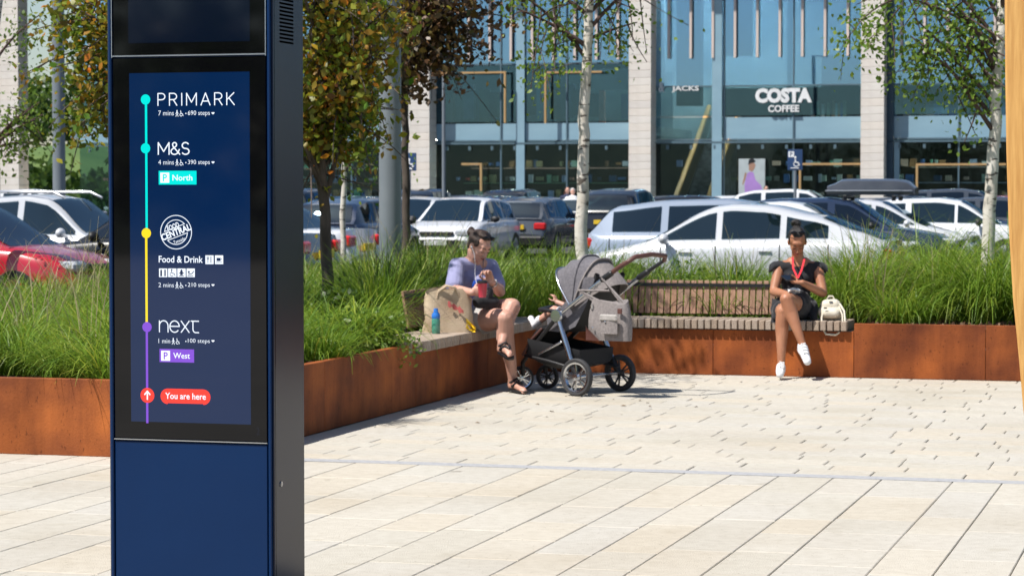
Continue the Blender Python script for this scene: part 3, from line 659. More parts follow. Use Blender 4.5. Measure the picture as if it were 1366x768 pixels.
for k in range(0, len(cols) - 1):
    a, b = cols[k] + CW, cols[k + 1]
    if k == 0: a = fac(106, 200)[0]
    full = cols[k] < 26
    nm = 3
    rows_ = [(0.05, 3.55, 'low'), (3.6, 4.45, 'sp'), (4.5, 5.66, 'mid'), (5.70, 9.6, 'up'), (9.66, TOP, 'up')] if k >= 3 else [(0.05, 3.55, 'low'), (3.6, 4.28, 'sp'), (4.33, 6.62, 'mid'), (6.68, 9.6, 'up'), (9.66, TOP, 'up')]
    for j in range(nm):
        x0, x1 = a + (b - a) * j / nm, a + (b - a) * (j + 1) / nm
        for z0, z1, t in rows_:
            if k == 3 and j == 0 and t == 'sp': t = 'mid'
            me = {'low': pane_low, 'up': pane_up, 'mid': pane_mid, 'sp': pane_sp}[t]
            nmz = 'spandrel_panel' if t == 'sp' else 'glass_pane'
            piece(nmz, me, bd, ((x0 + x1) / 2, .02 if t != 'sp' else .0, (z0 + z1) / 2), (x1 - x0 - .03, .02, z1 - z0 - .015), (0, 0, random.uniform(-.004, .004)))
        if j: piece('mullion', mull_me, bd, (x0, -.01, TOP / 2), (.055, .12, TOP))
    for z in ((3.57, 6.65, 9.63) if k < 3 else (3.57, 5.68, 9.63)): piece('transom', mull_me, bd, ((a + b) / 2, -.005, z), (b - a, .10, .05))
    if not full: continue
    nf = int(round((b - a) / .885))
    for j in range(nf):
        u = a + .55 + j * .885
        if u < b - .1 and abs(u - fac(920, 40)[0]) > 0.01: piece('timber_fin', fin_me, bd, (u, -.16, (6.78 + TOP) / 2), (.095, .10, TOP - 6.78))
    # rail and brackets
    piece('fascia_rail', mull_me, bd, ((a + b) / 2, -.12, 3.47), (b - a, .10, .07))
    nb = int((b - a) / .95)
    for j in range(nb): piece('bracket', mull_me, bd, (a + .5 + j * .95, -.10, 3.28), (.09, .12, .16))
    # interior
    a_s = a if k != 3 else a + (b - a) / 3 + .3
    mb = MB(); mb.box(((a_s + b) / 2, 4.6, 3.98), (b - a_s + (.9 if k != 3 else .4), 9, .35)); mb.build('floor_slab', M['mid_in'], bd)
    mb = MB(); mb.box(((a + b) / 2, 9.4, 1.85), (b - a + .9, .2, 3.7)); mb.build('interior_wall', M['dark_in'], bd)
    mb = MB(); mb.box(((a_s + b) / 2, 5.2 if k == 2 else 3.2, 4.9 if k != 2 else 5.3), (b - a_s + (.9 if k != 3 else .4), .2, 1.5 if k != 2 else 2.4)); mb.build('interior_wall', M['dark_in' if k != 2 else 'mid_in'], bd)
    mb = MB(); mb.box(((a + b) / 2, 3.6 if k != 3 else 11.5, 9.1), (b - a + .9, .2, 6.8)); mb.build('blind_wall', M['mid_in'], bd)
    for sh in range(4):
        z = .7 + sh * .62; y = 2.0 + 1.1 * (sh % 2)
        u = a + .3
        while u < b - .3:
            w_ = r.uniform(.08, .32)
            if r.random() < .7 and not (fac(893, 200)[0] < u < fac(965, 200)[0]): goods.box((u, y, z + .12), (w_, .2, r.uniform(.08, .34)))
            u += w_ + r.uniform(.02, .25)
        goods.box(((a + b) / 2, y, z - .06), (b - a - 1.2, .35, .04)) if k not in (3,) else None
    for j in range(0 if k != 3 else 2, 5):
        for yy in (1.6, 4.2):
            piece('interior_light', light_me, bd, (a + (b - a) * (j + .5) / 5, yy, 3.72), (1.1, .16, .04))
for j in range(22):
    u = fac(617 + j * 10.5, 130, 1.5)[0]
    if r.random() < .6: goods.box((u, 2.5, 5.1 + r.uniform(-.1, .2)), (r.uniform(.2, .5), .3, r.uniform(.9, 1.5)))
for j in range(16):
    u = fac(1195 + j * 10, 130, 1.5)[0]; goods.box((u, .5, 4.7), (.3, .3, r.uniform(.3, .8)))
    u = fac(1090 + j * 3.5, 130, 1.5)[0]; goods.box((u, .5, 4.7), (.12, .3, r.uniform(.3, .8))) if r.random() < .5 else None
o = goods.build('shop_goods', M['goods'], bd); o['kind'] = 'stuff'
# light inner columns, dark blue strips, lobby void
def strip(px0, px1, z0, z1, m, name, off=.12, dep=.1):
    a, b = fac(px0, 200, off)[0], fac(px1, 200, off)[0]; mb = MB(); mb.box(((a + b) / 2, off, (z0 + z1) / 2), (b - a, dep, z1 - z0)); mb.build(name, M[m], bd)
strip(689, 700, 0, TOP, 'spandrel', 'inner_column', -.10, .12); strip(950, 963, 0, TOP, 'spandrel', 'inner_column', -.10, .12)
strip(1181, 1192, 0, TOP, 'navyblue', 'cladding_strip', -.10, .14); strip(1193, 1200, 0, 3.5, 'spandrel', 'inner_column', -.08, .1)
strip(904, 936, 5.0, TOP, 'dark_in', 'void_shade_strip', 2.5, .6); strip(634, 660, 6.6, TOP, 'dark_in', 'void_shade_strip', 1.0, .6); strip(585, 606, 4.4, TOP, 'dark_in', 'inner_tone_panel', 1.4, .3)  # dark strips put the shade of deep voids into colour
strip(716, 722, 4.4, TOP, 'mull', 'inner_post', .3, .1); strip(1050, 1056, 4.5, TOP, 'mull', 'inner_post', .3, .1); strip(1096, 1146, 4.5, 6.9, 'dark_in', 'inner_tone_panel', 1.8, .2); strip(968, 1003, 6.9, TOP, 'mid_in', 'inner_tone_panel', .9, .2)  # dark and pale panels vary the tone behind the glass
strip(1205, 1240, 6.7, TOP, 'dark_in', 'inner_tone_panel', 1.5, .2); strip(762, 800, 6.7, TOP, 'mid_in', 'inner_tone_panel', 1.0, .2); strip(1188, 1345, 4.5, 5.62, 'dark_in', 'inner_tone_panel', .9, .1); strip(964, 1147, 4.5, 5.62, 'dark_in', 'inner_tone_panel', .9, .1)
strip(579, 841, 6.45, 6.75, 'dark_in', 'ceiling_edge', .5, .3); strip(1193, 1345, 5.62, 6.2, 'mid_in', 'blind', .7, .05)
for xx, yy, zz in ((fac(928, 200, 4)[0], 3.0, 10.4), (fac(935, 200, 4)[0], 7.0, 10.4)): piece('interior_light', lobby_fill_me, bd, (xx, yy, zz), (1.8, 1.2, .04))  # unseen added panels high above the escalator, not real fittings
# timber portals
def portal(px0, px1, py0, py1, sides='r', off=-.5):
    a, z1 = fac(px0, py0, off); b, _ = fac(px1, py0, off); _, z0 = fac(px0, py1, off); t = .075
    piece('portal_frame', port_me, bd, ((a + b) / 2, off, z1), (b - a, .12, t))
    if 'r' in sides: piece('portal_frame', port_me, bd, (b - t / 2, off, (z0 + z1) / 2), (t, .12, z1 - z0 - t))
    if 'l' in sides: piece('portal_frame', port_me, bd, (a + t / 2, off, (z0 + z1) / 2), (t, .12, z1 - z0 - t))
portal(579, 604, 98, 165, ''); portal(615, 675, 97.5, 166, 'r'); portal(726.5, 803, 97, 166, 'l')
portal(1066, 1149, 219, 256, 'l'); portal(1222, 1342, 219.5, 256, 'l'); portal(616, 643, 219, 256, 'r')
# roof parapet and the portico roof to the left
mb = MB(); u0, u1 = cols[0] - 1, cols[-1] + 2
mb.box(((u0 + u1) / 2, 4, TOP + .5), (u1 - u0, 12, 1.0), .03); mb.build('roof_parapet', M['stone'], bd)
mb = MB(); mb.box(((fac(106, 200)[0] + u1) / 2, 14.4, TOP / 2), (u1 - fac(106, 200)[0], 9.6, TOP - .02)); mb.build('rear_block', M['mid_in'], bd)
# store signs: lettering standing off the glass
def sign(body, px0, py0, px1, py1, name, label, bold=0.0, dep=.06, off=-.16, space=1.0):
    a, z1 = fac(px0, py0, off); b, z0 = fac(px1, py1, off)
    vs, fs = text_mesh(body, a, b, z0, z1, bold, space=space); mb = MB(); n = len(vs)
    mb.add([(x, off, z) for x, _, z in vs], fs)
    edges = {}
    for f in fs:
        for i in range(len(f)):
            e_ = (f[i], f[(i + 1) % len(f)]); k_ = tuple(sorted(e_)); edges[k_] = None if k_ in edges else e_
    es = [e_ for e_ in edges.values() if e_]
    mb.add([(x, off, z) for x, _, z in vs] + [(x, off + dep, z) for x, _, z in vs], [(e_[0], e_[1], e_[1] + n, e_[0] + n) for e_ in es])
    mb.build(name, M['white'], bd)
sign('COSTA', 1007.5, 118, 1083, 137, 'coffee_sign', '', .06); sign('COFFEE', 1024.5, 140.5, 1066, 149.5, 'coffee_sign', '', .03)
sign('&', 878.5, 110, 886, 123, 'store_sign', '', .02); sign('JACKS', 896, 115, 932, 123, 'store_sign', '', .02)
# advertising poster with a woman in a lilac dress (flat print)
po = thing('window_poster', 'tall pale window poster showing a woman in a lilac dress', 'poster', F0, -ANG)
a, z1 = fac(985.5, 212, -.4); b, z0 = fac(1020.5, 263, -.4)
mb = MB(); mb.box(((a + b) / 2, -.4, (z0 + z1) / 2), (b - a, .04, z1 - z0), .004); mb.build('board', plain('poster_grey', (0.42, 0.47, 0.48), 0.6), po)
def blob(mb, pts, off=-.423):
    v_ = [(fac(x, y, off)[0], off, fac(x, y, off)[1]) for x, y in pts]; mb.add(v_[::-1], [tuple(range(len(v_)))])
mb = MB(); blob(mb, [(997, 231), (1001, 229), (1005, 230), (1008, 240), (1015, 247), (1020, 262), (994, 262), (993, 247), (995, 238)])
mb.build('printed_dress', plain('lilac', (0.38, 0.22, 0.55), 0.7), po)
mb = MB(); blob(mb, [(999, 217), (1005, 216), (1008, 220), (1006, 226), (1003, 229), (999, 227)], -.424); blob(mb, [(996, 231), (994, 240), (991, 247), (990, 246), (992, 238), (994, 230)], -.4245)
mb.build('printed_skin', plain('poster_skin', (0.35, 0.2, 0.14), 0.7), po)
mb = MB(); blob(mb, [(998, 220), (999, 213), (1004, 211), (1008, 215), (1006, 217), (1001, 218)], -.426); mb.build('printed_hair', M['black_metal'], po)
# escalator
es = thing('escalator', 'dark escalator with gold handrails rising inside the glass lobby', 'escalator', F0, -ANG)
ue = fac(898, 252, 1.0)[0]; EW = 1.35
mb = MB()
for i in range(36):
    z = .1 + i * .12; y = 1.0 + i * .20; mb.box((ue + EW / 2, y, z / 2 + .0), (EW - .3, .20, z))
mb.build('steps', mat('escalator_steps', (0.09, 0.09, 0.10), (0.22, 0.22, 0.24), 4, 0.6), es)
for s_ in (0, EW):
    mb = MB(); mb.add([(ue + s_ - .04, 1, 0), (ue + s_ - .04, 8.2, 4.2), (ue + s_ - .04, 8.2, 5.1), (ue + s_ - .04, 1, 1.0), (ue + s_ + .04, 1, 0), (ue + s_ + .04, 8.2, 4.2), (ue + s_ + .04, 8.2, 5.1), (ue + s_ + .04, 1, 1.0)],
                      [(0, 1, 2, 3), (7, 6, 5, 4), (0, 3, 7, 4), (3, 2, 6, 7), (2, 1, 5, 6), (1, 0, 4, 5)])
    mb.build('balustrade', plain('brass_panel', (0.16, 0.12, 0.08), 0.3, .3), es)
    mb = MB(); mb.tube([(ue + s_, .8, .6), (ue + s_, 1, 1.05), (ue + s_, 8.2, 5.15)], .11, 8); mb.build('handrail', plain('gold_rail', (0.62, 0.34, 0.12), 0.4, 0.2), es)

# ================================================================== PARKING SIGNS, LAMP COLUMNS
M['signblue'] = plain('sign_navy', (0.015, 0.05, 0.14), 0.5)
M['galv'] = mat('painted_grey_steel', (0.16, 0.185, 0.21), (0.20, 0.225, 0.25), 2, 0.42, spec=0.5)
def parksign(px0, py0, px1, py1, Y, label):
    p = W((px0 + px1) / 2, py1, Y); t = thing('parking_sign', label, 'sign', (p.x, p.y, ZR), -ANG, 'parking bay signs')
    k = Y / 3300; w_, h_ = (px1 - px0) * k, (py1 - py0) * k; zc = W(0, (py0 + py1) / 2, Y).z - ZR
    mb = MB(); mb.tube([(0, .03, 0), (0, .03, zc + h_ / 2 - .04)], .038, 10); mb.build('post', M['galv'], t)
    mb = MB(); mb.box((0, 0, zc), (w_, .02, h_), .004); mb.build('plate', M['signblue'], t)
    mb = MB(); s_ = w_ * .38; cx_, cz_ = -w_ * .25, zc + h_ * .27; mb.box((cx_, -.0115, cz_), (s_, .003, s_)); mb.build('white_square', M['white'], t)
    vs, fs = text_mesh('P', cx_ - s_ * .22, cx_ + s_ * .25, cz_ - s_ * .34, cz_ + s_ * .34, .02); mb = MB(); mb.add([(x, -.0145, z) for x, _, z in vs], fs); mb.build('letter', M['signblue'], t)
    mb = MB(); u = w_ * .1
    mb.ell((u * .2, -.012, zc + h_ * .12), (w_ * .08, .004, w_ * .08), nu=10, nv=6)
    mb.tube([(u * .2, -.013, zc + h_ * .05), (u * .5, -.013, zc - h_ * .12), (u * 2.2, -.013, zc - h_ * .14), (u * 3, -.013, zc - h_ * .28)], w_ * .055, 6)
    P_ = [(u * .9 + w_ * .17 * math.cos(R(a)), -.013, zc - h_ * .2 + w_ * .17 * math.sin(R(a))) for a in range(100, 350, 25)]
    mb.tube(P_, w_ * .03, 6); mb.tube([(-u * 2.8, -.013, zc - h_ * .4), (u * 2.8, -.013, zc - h_ * .4)], w_ * .03, 6)
    mb.build('wheelchair_symbol', M['white'], t)
parksign(1050.5, 199.5, 1070.5, 227, 62, 'navy parking sign with white wheelchair symbol below the coffee sign')
parksign(535.5, 204, 556, 228, 62, 'navy parking sign with wheelchair symbol beside the thick lamp column')
def column(px, wpx, Y, py_b, H, name, label, cat, zb=None, grp=None):
    p = W(px, 255, Y); z = ZR if zb is None else zb; r_ = wpx / 2 * Y / 3300
    t = thing(name, label, cat, (p.x, p.y, z), 0, grp); mb = MB()
    mb.tube([(0, 0, 0), (0, 0, H * .6), (0, 0, H)], [r_, r_ * .98, r_ * .8], 24); mb.build('shaft', M['galv'], t, smooth=40)
    mb = MB(); mb.lathe([(r_ * 1.5, 0), (r_ * 1.5, .02), (r_ * 1.05, .03)], 20); mb.build('base_flange', M['galv'], t)
    mb = MB(); mb.box((.35, 0, H + .03), (.9, .22, .07), .02); mb.build('lamp_head', M['black_metal'], t)
    return t
column(520.5, 30, 23.5, 0, 9.5, 'lamp_column', 'thick grey lighting column rising from the planter grass', 'lamp post', .36, 'lighting columns')
column(79, 17, 51, 0, 9.5, 'lamp_column', 'grey lighting column behind the silver pickup at far left', 'lamp post', None, 'lighting columns')
column(592, 5, 66, 0, 4.9, 'lamp_column', 'slender grey post in the car park in front of the stone column', 'lamp post', None, 'lighting columns')
# ================================================================== CARS
M['carglass'] = glassmat('car_glass', (0.70, 0.85, 0.95), (0.10, 0.15, 0.16), 0.075, 0.01)
M['tyre'] = plain('tyre_rubber', (0.02, 0.02, 0.02), 0.8); M['rim'] = plain('alloy', (0.45, 0.46, 0.48), 0.3, 0.9)
M['trim'] = plain('black_trim', (0.012, 0.012, 0.013), 0.5); M['tail'] = mat('red_lens', (0.45, 0.012, 0.012), (0.6, 0.02, 0.02), 8, 0.15, coat=0.8)
M['lens'] = plain('clear_lens', (0.6, 0.62, 0.65), 0.08, 0.3); M['plate_y'] = plain('plate_yellow', (0.75, 0.50, 0.03), 0.5); M['plate_w'] = plain('plate_white', (0.75, 0.75, 0.75), 0.5)
def paint(name, c, metal=0.0): return mat(name, tuple(x * .97 for x in c), tuple(min(1, x * 1.03) for x in c), 1, 0.25, metal, coat=1.0, spec=0.5)
PT = {'silver': paint('silver_paint', (0.66, 0.67, 0.69), 0.15), 'white': paint('white_car_paint', (0.72, 0.73, 0.75)), 'black': paint('black_paint', (0.008, 0.009, 0.011)),
      'blue': paint('dark_blue_paint', (0.012, 0.025, 0.06)), 'red': paint('red_paint', (0.45, 0.015, 0.03)), 'grey': paint('grey_paint', (0.07, 0.08, 0.095), 0.3),
      'bluesilver': paint('blue_silver_paint', (0.40, 0.46, 0.55), 0.3)}
def interp(tab, x):
    xs = [a for a, _ in tab]
    if x <= xs[0]: return tab[0][1]
    for (a, b), (c, d) in zip(tab, tab[1:]):
        if x <= c:
            t = (x - a) / (c - a); t = t * t * (3 - 2 * t) * .5 + t * .5; return b + (d - b) * t
    return tab[-1][1]
STY = {  # rear..front : shoulder line, roof line (greenhouse), as fractions of L/2 and height in m
 'hatch': dict(L=4.2, W=1.78, H=1.45, sh=[(-1, .55), (-.985, .80), (-.93, .93), (-.5, .95), (.3, .92), (.55, .90), (.8, .80), (.95, .66), (1, .5)],
               gr=[(-.96, .93), (-.80, 1.34), (-.45, 1.43), (-.05, 1.45), (.15, 1.40), (.56, .90)], pil=[(-.74, -.36), (-.30, .12), (.15, .42)], ws=(.17, .54), rw=(-.945, -.82)),
 'fast': dict(L=4.35, W=1.8, H=1.42, sh=[(-1, .60), (-.985, .82), (-.93, .93), (-.5, .95), (.3, .92), (.55, .89), (.8, .78), (.95, .64), (1, .5)],
              gr=[(-.97, .93), (-.78, 1.07), (-.5, 1.27), (-.2, 1.40), (.0, 1.42), (.12, 1.39), (.58, .89)], pil=[(-.60, -.34), (-.30, .06), (.10, .46)], ws=(.15, .56), rw=(-.92, -.55)),
 'suv': dict(L=4.5, W=1.88, H=1.66, sh=[(-1, .6), (-.985, .9), (-.94, 1.06), (-.5, 1.07), (.3, 1.05), (.55, 1.04), (.82, .98), (.96, .82), (1, .55)],
             gr=[(-.975, 1.05), (-.86, 1.50), (-.6, 1.62), (-.1, 1.66), (.14, 1.60), (.52, 1.04)], pil=[(-.82, -.50), (-.44, -.03), (.03, .40)], ws=(.16, .50), rw=(-.96, -.87)),
 'estate': dict(L=4.65, W=1.82, H=1.47, sh=[(-1, .55), (-.985, .80), (-.95, .94), (-.5, .95), (.3, .92), (.52, .90), (.8, .80), (.95, .66), (1, .5)],
                gr=[(-.975, .94), (-.80, 1.36), (-.45, 1.45), (-.05, 1.47), (.12, 1.42), (.50, .90)], pil=[(-.80, -.47), (-.42, -.04), (.02, .38)], ws=(.14, .48), rw=(-.955, -.82)),
 'saloon': dict(L=4.6, W=1.82, H=1.44, sh=[(-1, .60), (-.99, .90), (-.95, .99), (-.6, 1.0), (.3, .93), (.5, .90), (.8, .80), (.95, .66), (1, .5)],
                gr=[(-.66, .99), (-.40, 1.36), (-.2, 1.43), (.0, 1.44), (.12, 1.40), (.48, .91)], pil=[(-.48, -.28), (-.24, .04), (.08, .36)], ws=(.14, .46), rw=(-.63, -.43)),
 'pickup': dict(L=5.3, W=1.88, H=1.54, sh=[(-1, .55), (-.99, .93), (-.6, .95), (-.15, .95), (.3, .94), (.5, .93), (.8, .88), (.95, .74), (1, .55)],
                gr=[(-.26, .95), (-.22, 1.42), (-.1, 1.51), (.1, 1.54), (.22, 1.49), (.50, .94)], pil=[(-.19, .055), (.095, .42), (.0, .0)], ws=(.24, .46), rw=(-.255, -.23))}
def make_car(style, label, loc, heading, col, extra=''):
    s = STY[style]; Lh, W_, H = s['L'] / 2, s['W'] / 2, s['H']
    t = thing('parked_car' if style != 'pickup' else 'pickup_truck', label, 'car' if style != 'pickup' else 'pickup', loc, heading, 'cars parked behind the planter')
    shz = lambda x: interp(s['sh'], x / Lh)
    def wid(x): q_ = abs(x / Lh); return W_ * (1 - .16 * max(0, (q_ - .72) / .28) ** 2)
    g = s['gr']; g0, g1 = g[0][0] * Lh, g[-1][0] * Lh
    rfz = lambda x: max(interp(g, x / Lh), shz(x) + .012)
    N_ = 34; P = []
    for i in range(N_ + 1):
        x = Lh * (-math.cos(math.pi * i / N_)) if False else -Lh + 2 * Lh * i / N_
        if i == 0: x += .0
        w_ = wid(x); z = shz(x); zb = .22 + .10 * max(0, (abs(x / Lh) - .88) / .12)
        row = [(x, 0, zb), (x, w_ * .88, zb), (x, w_ * .97, zb + .08), (x, w_, .50), (x, w_ * .995, z - .17), (x, w_ * .965, z - .05), (x, w_ * .90, z), (x, w_ * .5, z + .025), (x, 0, z + .032)]
        P.append([(a, -b, c) for a, b, c in row[:0:-1]][::-1][::-1] if False else row + [(a, -b, c) for a, b, c in row[-2:0:-1]])
    mb = MB(); mb.grid(P, closed=True); n = len(P[0]); mb.add(P[0], [tuple(range(n))]); mb.add(P[-1], [tuple(range(n))])
    # cabin
    def cab(x, k):
        w0, z0 = wid(x) * .885, shz(x) - .02; zr = rfz(x); f = min(1, (zr - z0) / .45); w1 = w0 - .15 * f
        return [(x, w0, z0), (x, w0 - (w0 - w1) * .5, z0 + (zr - .045 * f - .002 - z0) * .5), (x, w1, zr - .045 * f - .002), (x, w1 - .07, zr - .008 * f), (x, w1 * .5, zr + .012 * f), (x, 0, zr + .018 * f)]
    C = []
    for i in range(31):
        x = g0 + (g1 - g0) * i / 30; h = cab(x, 0); C.append(h + [(a, -b, c) for a, b, c in h[-2::-1]])
    mb.grid(C)
    body = mb.build('body', PT['white'], t, smooth=38, fixn=True); body.material_slots[0].link = 'OBJECT'; body.material_slots[0].material = PT[col]
    # glass patches following the cabin surface
    def screen(xa, xb, name):
        mb = MB(); rows = []
        for i in range(7):
            x = xa + (xb - xa) * i / 6; h = cab(x, 0); w1 = h[3][1] * .97
            dx = .012 if xa > 0 or name == 'windscreen' else -.012
            rows.append([(x + dx, w1 * q_, h[3][2] + (h[5][2] - h[3][2]) * (1 - abs(q_) ** 2) + .010) for q_ in (-1, -.66, -.33, 0, .33, .66, 1)])
        mb.grid(rows); return mb.build(name, M['carglass'], t, smooth=60)
    screen(s['ws'][0] * Lh, s['ws'][1] * Lh, 'windscreen'); screen(s['rw'][0] * Lh, s['rw'][1] * Lh, 'rear_window')
    for sd in (1, -1):
        for xa, xb in s['pil']:
            if xa == xb: continue
            mb = MB(); rows = []
            for i in range(8):
                x = (xa + (xb - xa) * i / 7) * Lh; h = cab(x, 0); z0, z1 = h[0][2] + .05, h[2][2] - .035
                if z1 < z0 + .01: z1 = z0 + .01
                rr = []
                for j in range(4):
                    z = z0 + (z1 - z0) * j / 3; tt = (z - h[0][2]) / max(.01, h[2][2] - h[0][2]); y = h[0][1] + (h[2][1] - h[0][1]) * tt + .010
                    rr.append((x, sd * y, z))
                rows.append(rr)
            mb.grid(rows); mb.build('side_window', M['carglass'], t, smooth=60)
        mb = MB(); x = s['pil'][1 if style == 'pickup' else 2][1] * Lh - .12; w_ = wid(x); z = shz(x)
        mb.ell((x, sd * (w_ + .10), z + .05), (.07, .11, .075), nu=10, nv=7); mb.box((x, sd * (w_ - .0), z), (.04, .14, .03)); mb.build('mirror', M['trim'] if col not in ('silver',) else PT[col], t, smooth=50)
        mb = MB(); mb.box((-Lh + .10, sd * wid(-Lh) * .86, shz(-Lh + .12) - .15), (.17, .30, .17), .03); mb.build('tail_light', M['tail'], t)
        mb = MB(); mb.box((Lh - .20, sd * wid(Lh) * .80, .68 if H < 1.6 else .84), (.34, .34, .13), .04); mb.build('headlight', M['lens'], t)
        for dx in ((-.22, .28) if True else ()):
            xx = dx * Lh; mb = MB(); mb.box((xx, sd * (wid(xx) + .008), shz(xx) - .14), (.18, .025, .028), .008); mb.build('door_handle', M['trim'] if col in ('black', 'blue', 'grey') else PT[col], t)
    for sx in (-.62, .62):
        for sd in (1, -1):
            X = Matrix.Translation((sx * Lh, sd * (W_ - .10), .325)) @ Matrix.Rotation(R(90) * -sd, 4, 'X')
            mb = MB(); mb.lathe([(.19, -.10), (.30, -.11), (.325, -.08), (.325, .08), (.30, .112), (.20, .108)], 22, X=X); ty = mb.build('wheel', M['tyre'], t, smooth=40)
            mb = MB(); mb.lathe([(.0, .09), (.05, .095), (.06, .07), (.19, .085), (.205, .108)], 20, X=X)
            for a in range(5):
                mb.box((.12, 0, .09), (.15, .04, .02), X=X @ Matrix.Rotation(a * 2 * math.pi / 5, 4, 'Z'))
            mb.build('rim', M['rim'], ty, smooth=40)
    mb = MB()
    for sd in (1, -1):
        for xa in [p_[0] * Lh - .02 for p_ in s['pil'] if p_[0] != p_[1]] + [s['pil'][-1 if s['pil'][-1][0] != s['pil'][-1][1] else 1][1] * Lh - .05]:
            zz_ = [.32, .55, .75, shz(xa) - .17, shz(xa) - .05]; w_ = wid(xa)
            yy_ = [w_ * .975, w_ + .0015, w_ + .0005, w_ * .995 + .0015, w_ * .965 + .0015]
            mb.grid([[(xa - .007, sd * (y_ + .003), z_), (xa + .007, sd * (y_ + .003), z_)] for y_, z_ in zip(yy_, zz_)])
    mb.build('door_seams', M['trim'], t)
    mb = MB(); mb.box((Lh - .03, 0, .42), (.10, 1.1, .22), .03); mb.box((Lh - .05, 0, .66), (.10, .8, .08), .02); mb.build('grille', M['trim'], t)
    mb = MB(); mb.box((Lh + .025, 0, .45), (.01, .52, .11)); mb.build('number_plate', M['plate_w'], t)
    zz = .80 if 'suv' in style or style == 'estate' else .74
    mb = MB(); mb.box((-Lh - .012, 0, zz), (.03, .52, .11)); mb.build('number_plate', M['plate_y'], t)
    mb = MB(); mb.box((-Lh + .0, 0, .40), (.12, 1.45, .24), .04); mb.build('bumper', M['trim'], t)
    mb = MB(); mb.box((.15 * Lh, 0, .72), (1.1 if False else .9, 1.2, .25), .05)
    for y in (.36, -.36): mb.box((-.02 * Lh, y, .86), (.14, .44, .50), .06); mb.box((-.02 * Lh, y, 1.18), (.10, .24, .16), .05)
    mb.build('seats', M['trim'], t)
    if 'rails' in extra:
        for sd in (1, -1):
            mb = MB(); y = sd * (W_ * .885 - .20); P_ = [((g0 + g1) / 2 - .9, y, H - .06), ((g0 + g1) / 2 - .75, y, H + .045), ((g0 + g1) / 2 + .35, y, H + .05), ((g0 + g1) / 2 + .55, y, H - .04)]
            mb.tube(P_, .022, 8); mb.build('roof_rail', M['silver'], t, smooth=60)
    return t
HU, HV = -ANG, math.pi / 2 - ANG
def car_at(style, label, px, Y, hd, col, extra=''):
    p = W(px, 255, Y); return make_car(style, label, (p.x, p.y, ZR), hd, col, extra)
car_at('fast', 'silver hatchback nearest the bench, nose to the left, sun glint on its side window', 990, 34.0, HU + math.pi, 'silver')
car_at('estate', 'blue-silver estate car just behind the nearest silver hatchback, red tail light showing', 987, 38.6, HU, 'bluesilver')
car_at('fast', 'white hatchback with raked windscreen behind the seated woman in black', 1052, 42.2, HU, 'white')
cD = car_at('estate', 'dark blue estate car carrying a roof box', 1118, 46.2, HU, 'blue')
car_at('fast', 'silver hatchback with pale roof beyond the car with the roof box', 1160, 50.4, HU, 'silver')
car_at('hatch', 'grey hatchback in the row right of the roof box', 1203, 54.6, HU, 'grey')
car_at('saloon', 'dark blue saloon with side windows showing near the right birch', 1262, 59.5, HU, 'blue')
car_at('hatch', 'white car mostly hidden, bonnet showing left of the right birch', 1262, 55.5 - 4, HU, 'white')
car_at('suv', 'white car far back below the navy parking sign', 1068, 78, HU, 'white')
car_at('hatch', 'dark car far back beyond the right birch trunk', 1345, 62, HU, 'grey')
car_at('hatch', 'white hatchback facing the camera behind the seated woman in lilac', 618, 57.2, -HV + 0 if False else HV + math.pi, 'white')
car_at('hatch', 'silver hatchback facing the camera, half hidden by the thick lamp column', 553, 60, HV + math.pi, 'silver')
car_at('suv', 'black car seen above the silver bonnet right of the thick lamp column', 566, 72, HV, 'black')
car_at('suv', 'black four-wheel drive with yellow rear number plate behind the birch trunk', 832, 66.5, HV, 'black')
car_at('hatch', 'dark grey hatchback with upright red tail light left of the birch trunk', 716, 61.5, HV, 'grey')
car_at('suv', 'black car far back, roof just above the white hatchback', 690, 82, HV, 'black')
car_at('hatch', 'white car roof showing behind the black four-wheel drive', 790, 80, HV, 'white')
car_at('hatch', 'dark blue hatchback seen from behind left of the lamp column', 474, 52.5, HV, 'blue')
car_at('saloon', 'black saloon tail with red light at the dark tree trunk', 228, 34.6, HU + math.pi, 'black')
car_at('saloon', 'silver saloon behind the dark tree trunk, boot lid showing', 308, 39.0, HU + math.pi, 'silver')
car_at('suv', 'tall black car at the edge of the totem, left of the blue hatchback', 402, 64, HV, 'black')
car_at('pickup', 'silver double-cab pickup with roof rails left of the totem', 42, 37.5, HU, 'silver', 'rails')
car_at('hatch', 'red hatchback at far left, nose towards the totem', -62, 31.4, HU, 'red')
car_at('hatch', 'dark car roof behind the silver pickup at far left', 12, 62, HU, 'blue')
car_at('suv', 'white car far away between the left stone column and lamp column', 52, 86, HU, 'white')
car_at('hatch', 'silver car roof directly behind the pickup', 75, 58, HU, 'silver')
car_at('hatch', 'dark car far back left of the white hatchback', 640, 92, HU, 'blue')
car_at('hatch', 'grey car far back beneath the escalator', 905, 84, HU, 'grey')
car_at('hatch', 'black car far back right of the black four-wheel drive', 872, 74, HV, 'black')
car_at('hatch', 'black hatchback nosing out far behind the totem edge', 470, 72, HV, 'black')
for st_, lb_, px_, Y_, hd_, c_ in (
  ('hatch', 'black hatchback far back between the roof box car and the right birch', 1232, 66, HU, 'black'),
  ('suv', 'grey car far back under the right timber portal frame', 1292, 72, HU, 'grey'),
  ('hatch', 'red car far back at the right birch, mostly hidden', 1352, 74, HU, 'red'),
  ('hatch', 'silver hatchback far back left of the coffee shop parking sign', 1000, 84, HU, 'silver'),
  ('hatch', 'black hatchback showing between the white hatchback and grey hatchback', 668, 71, HV, 'black'),
  ('hatch', 'dark blue hatchback far back right of the birch trunk', 815, 88, HV, 'blue'),
  ('estate', 'dark estate car behind the blue-silver estate, roof only', 940, 70, HU, 'black'),
  ('hatch', 'dark grey car left of the lamp column, far back', 498, 64, HV, 'grey')): car_at(st_, lb_, px_, Y_, hd_, c_)
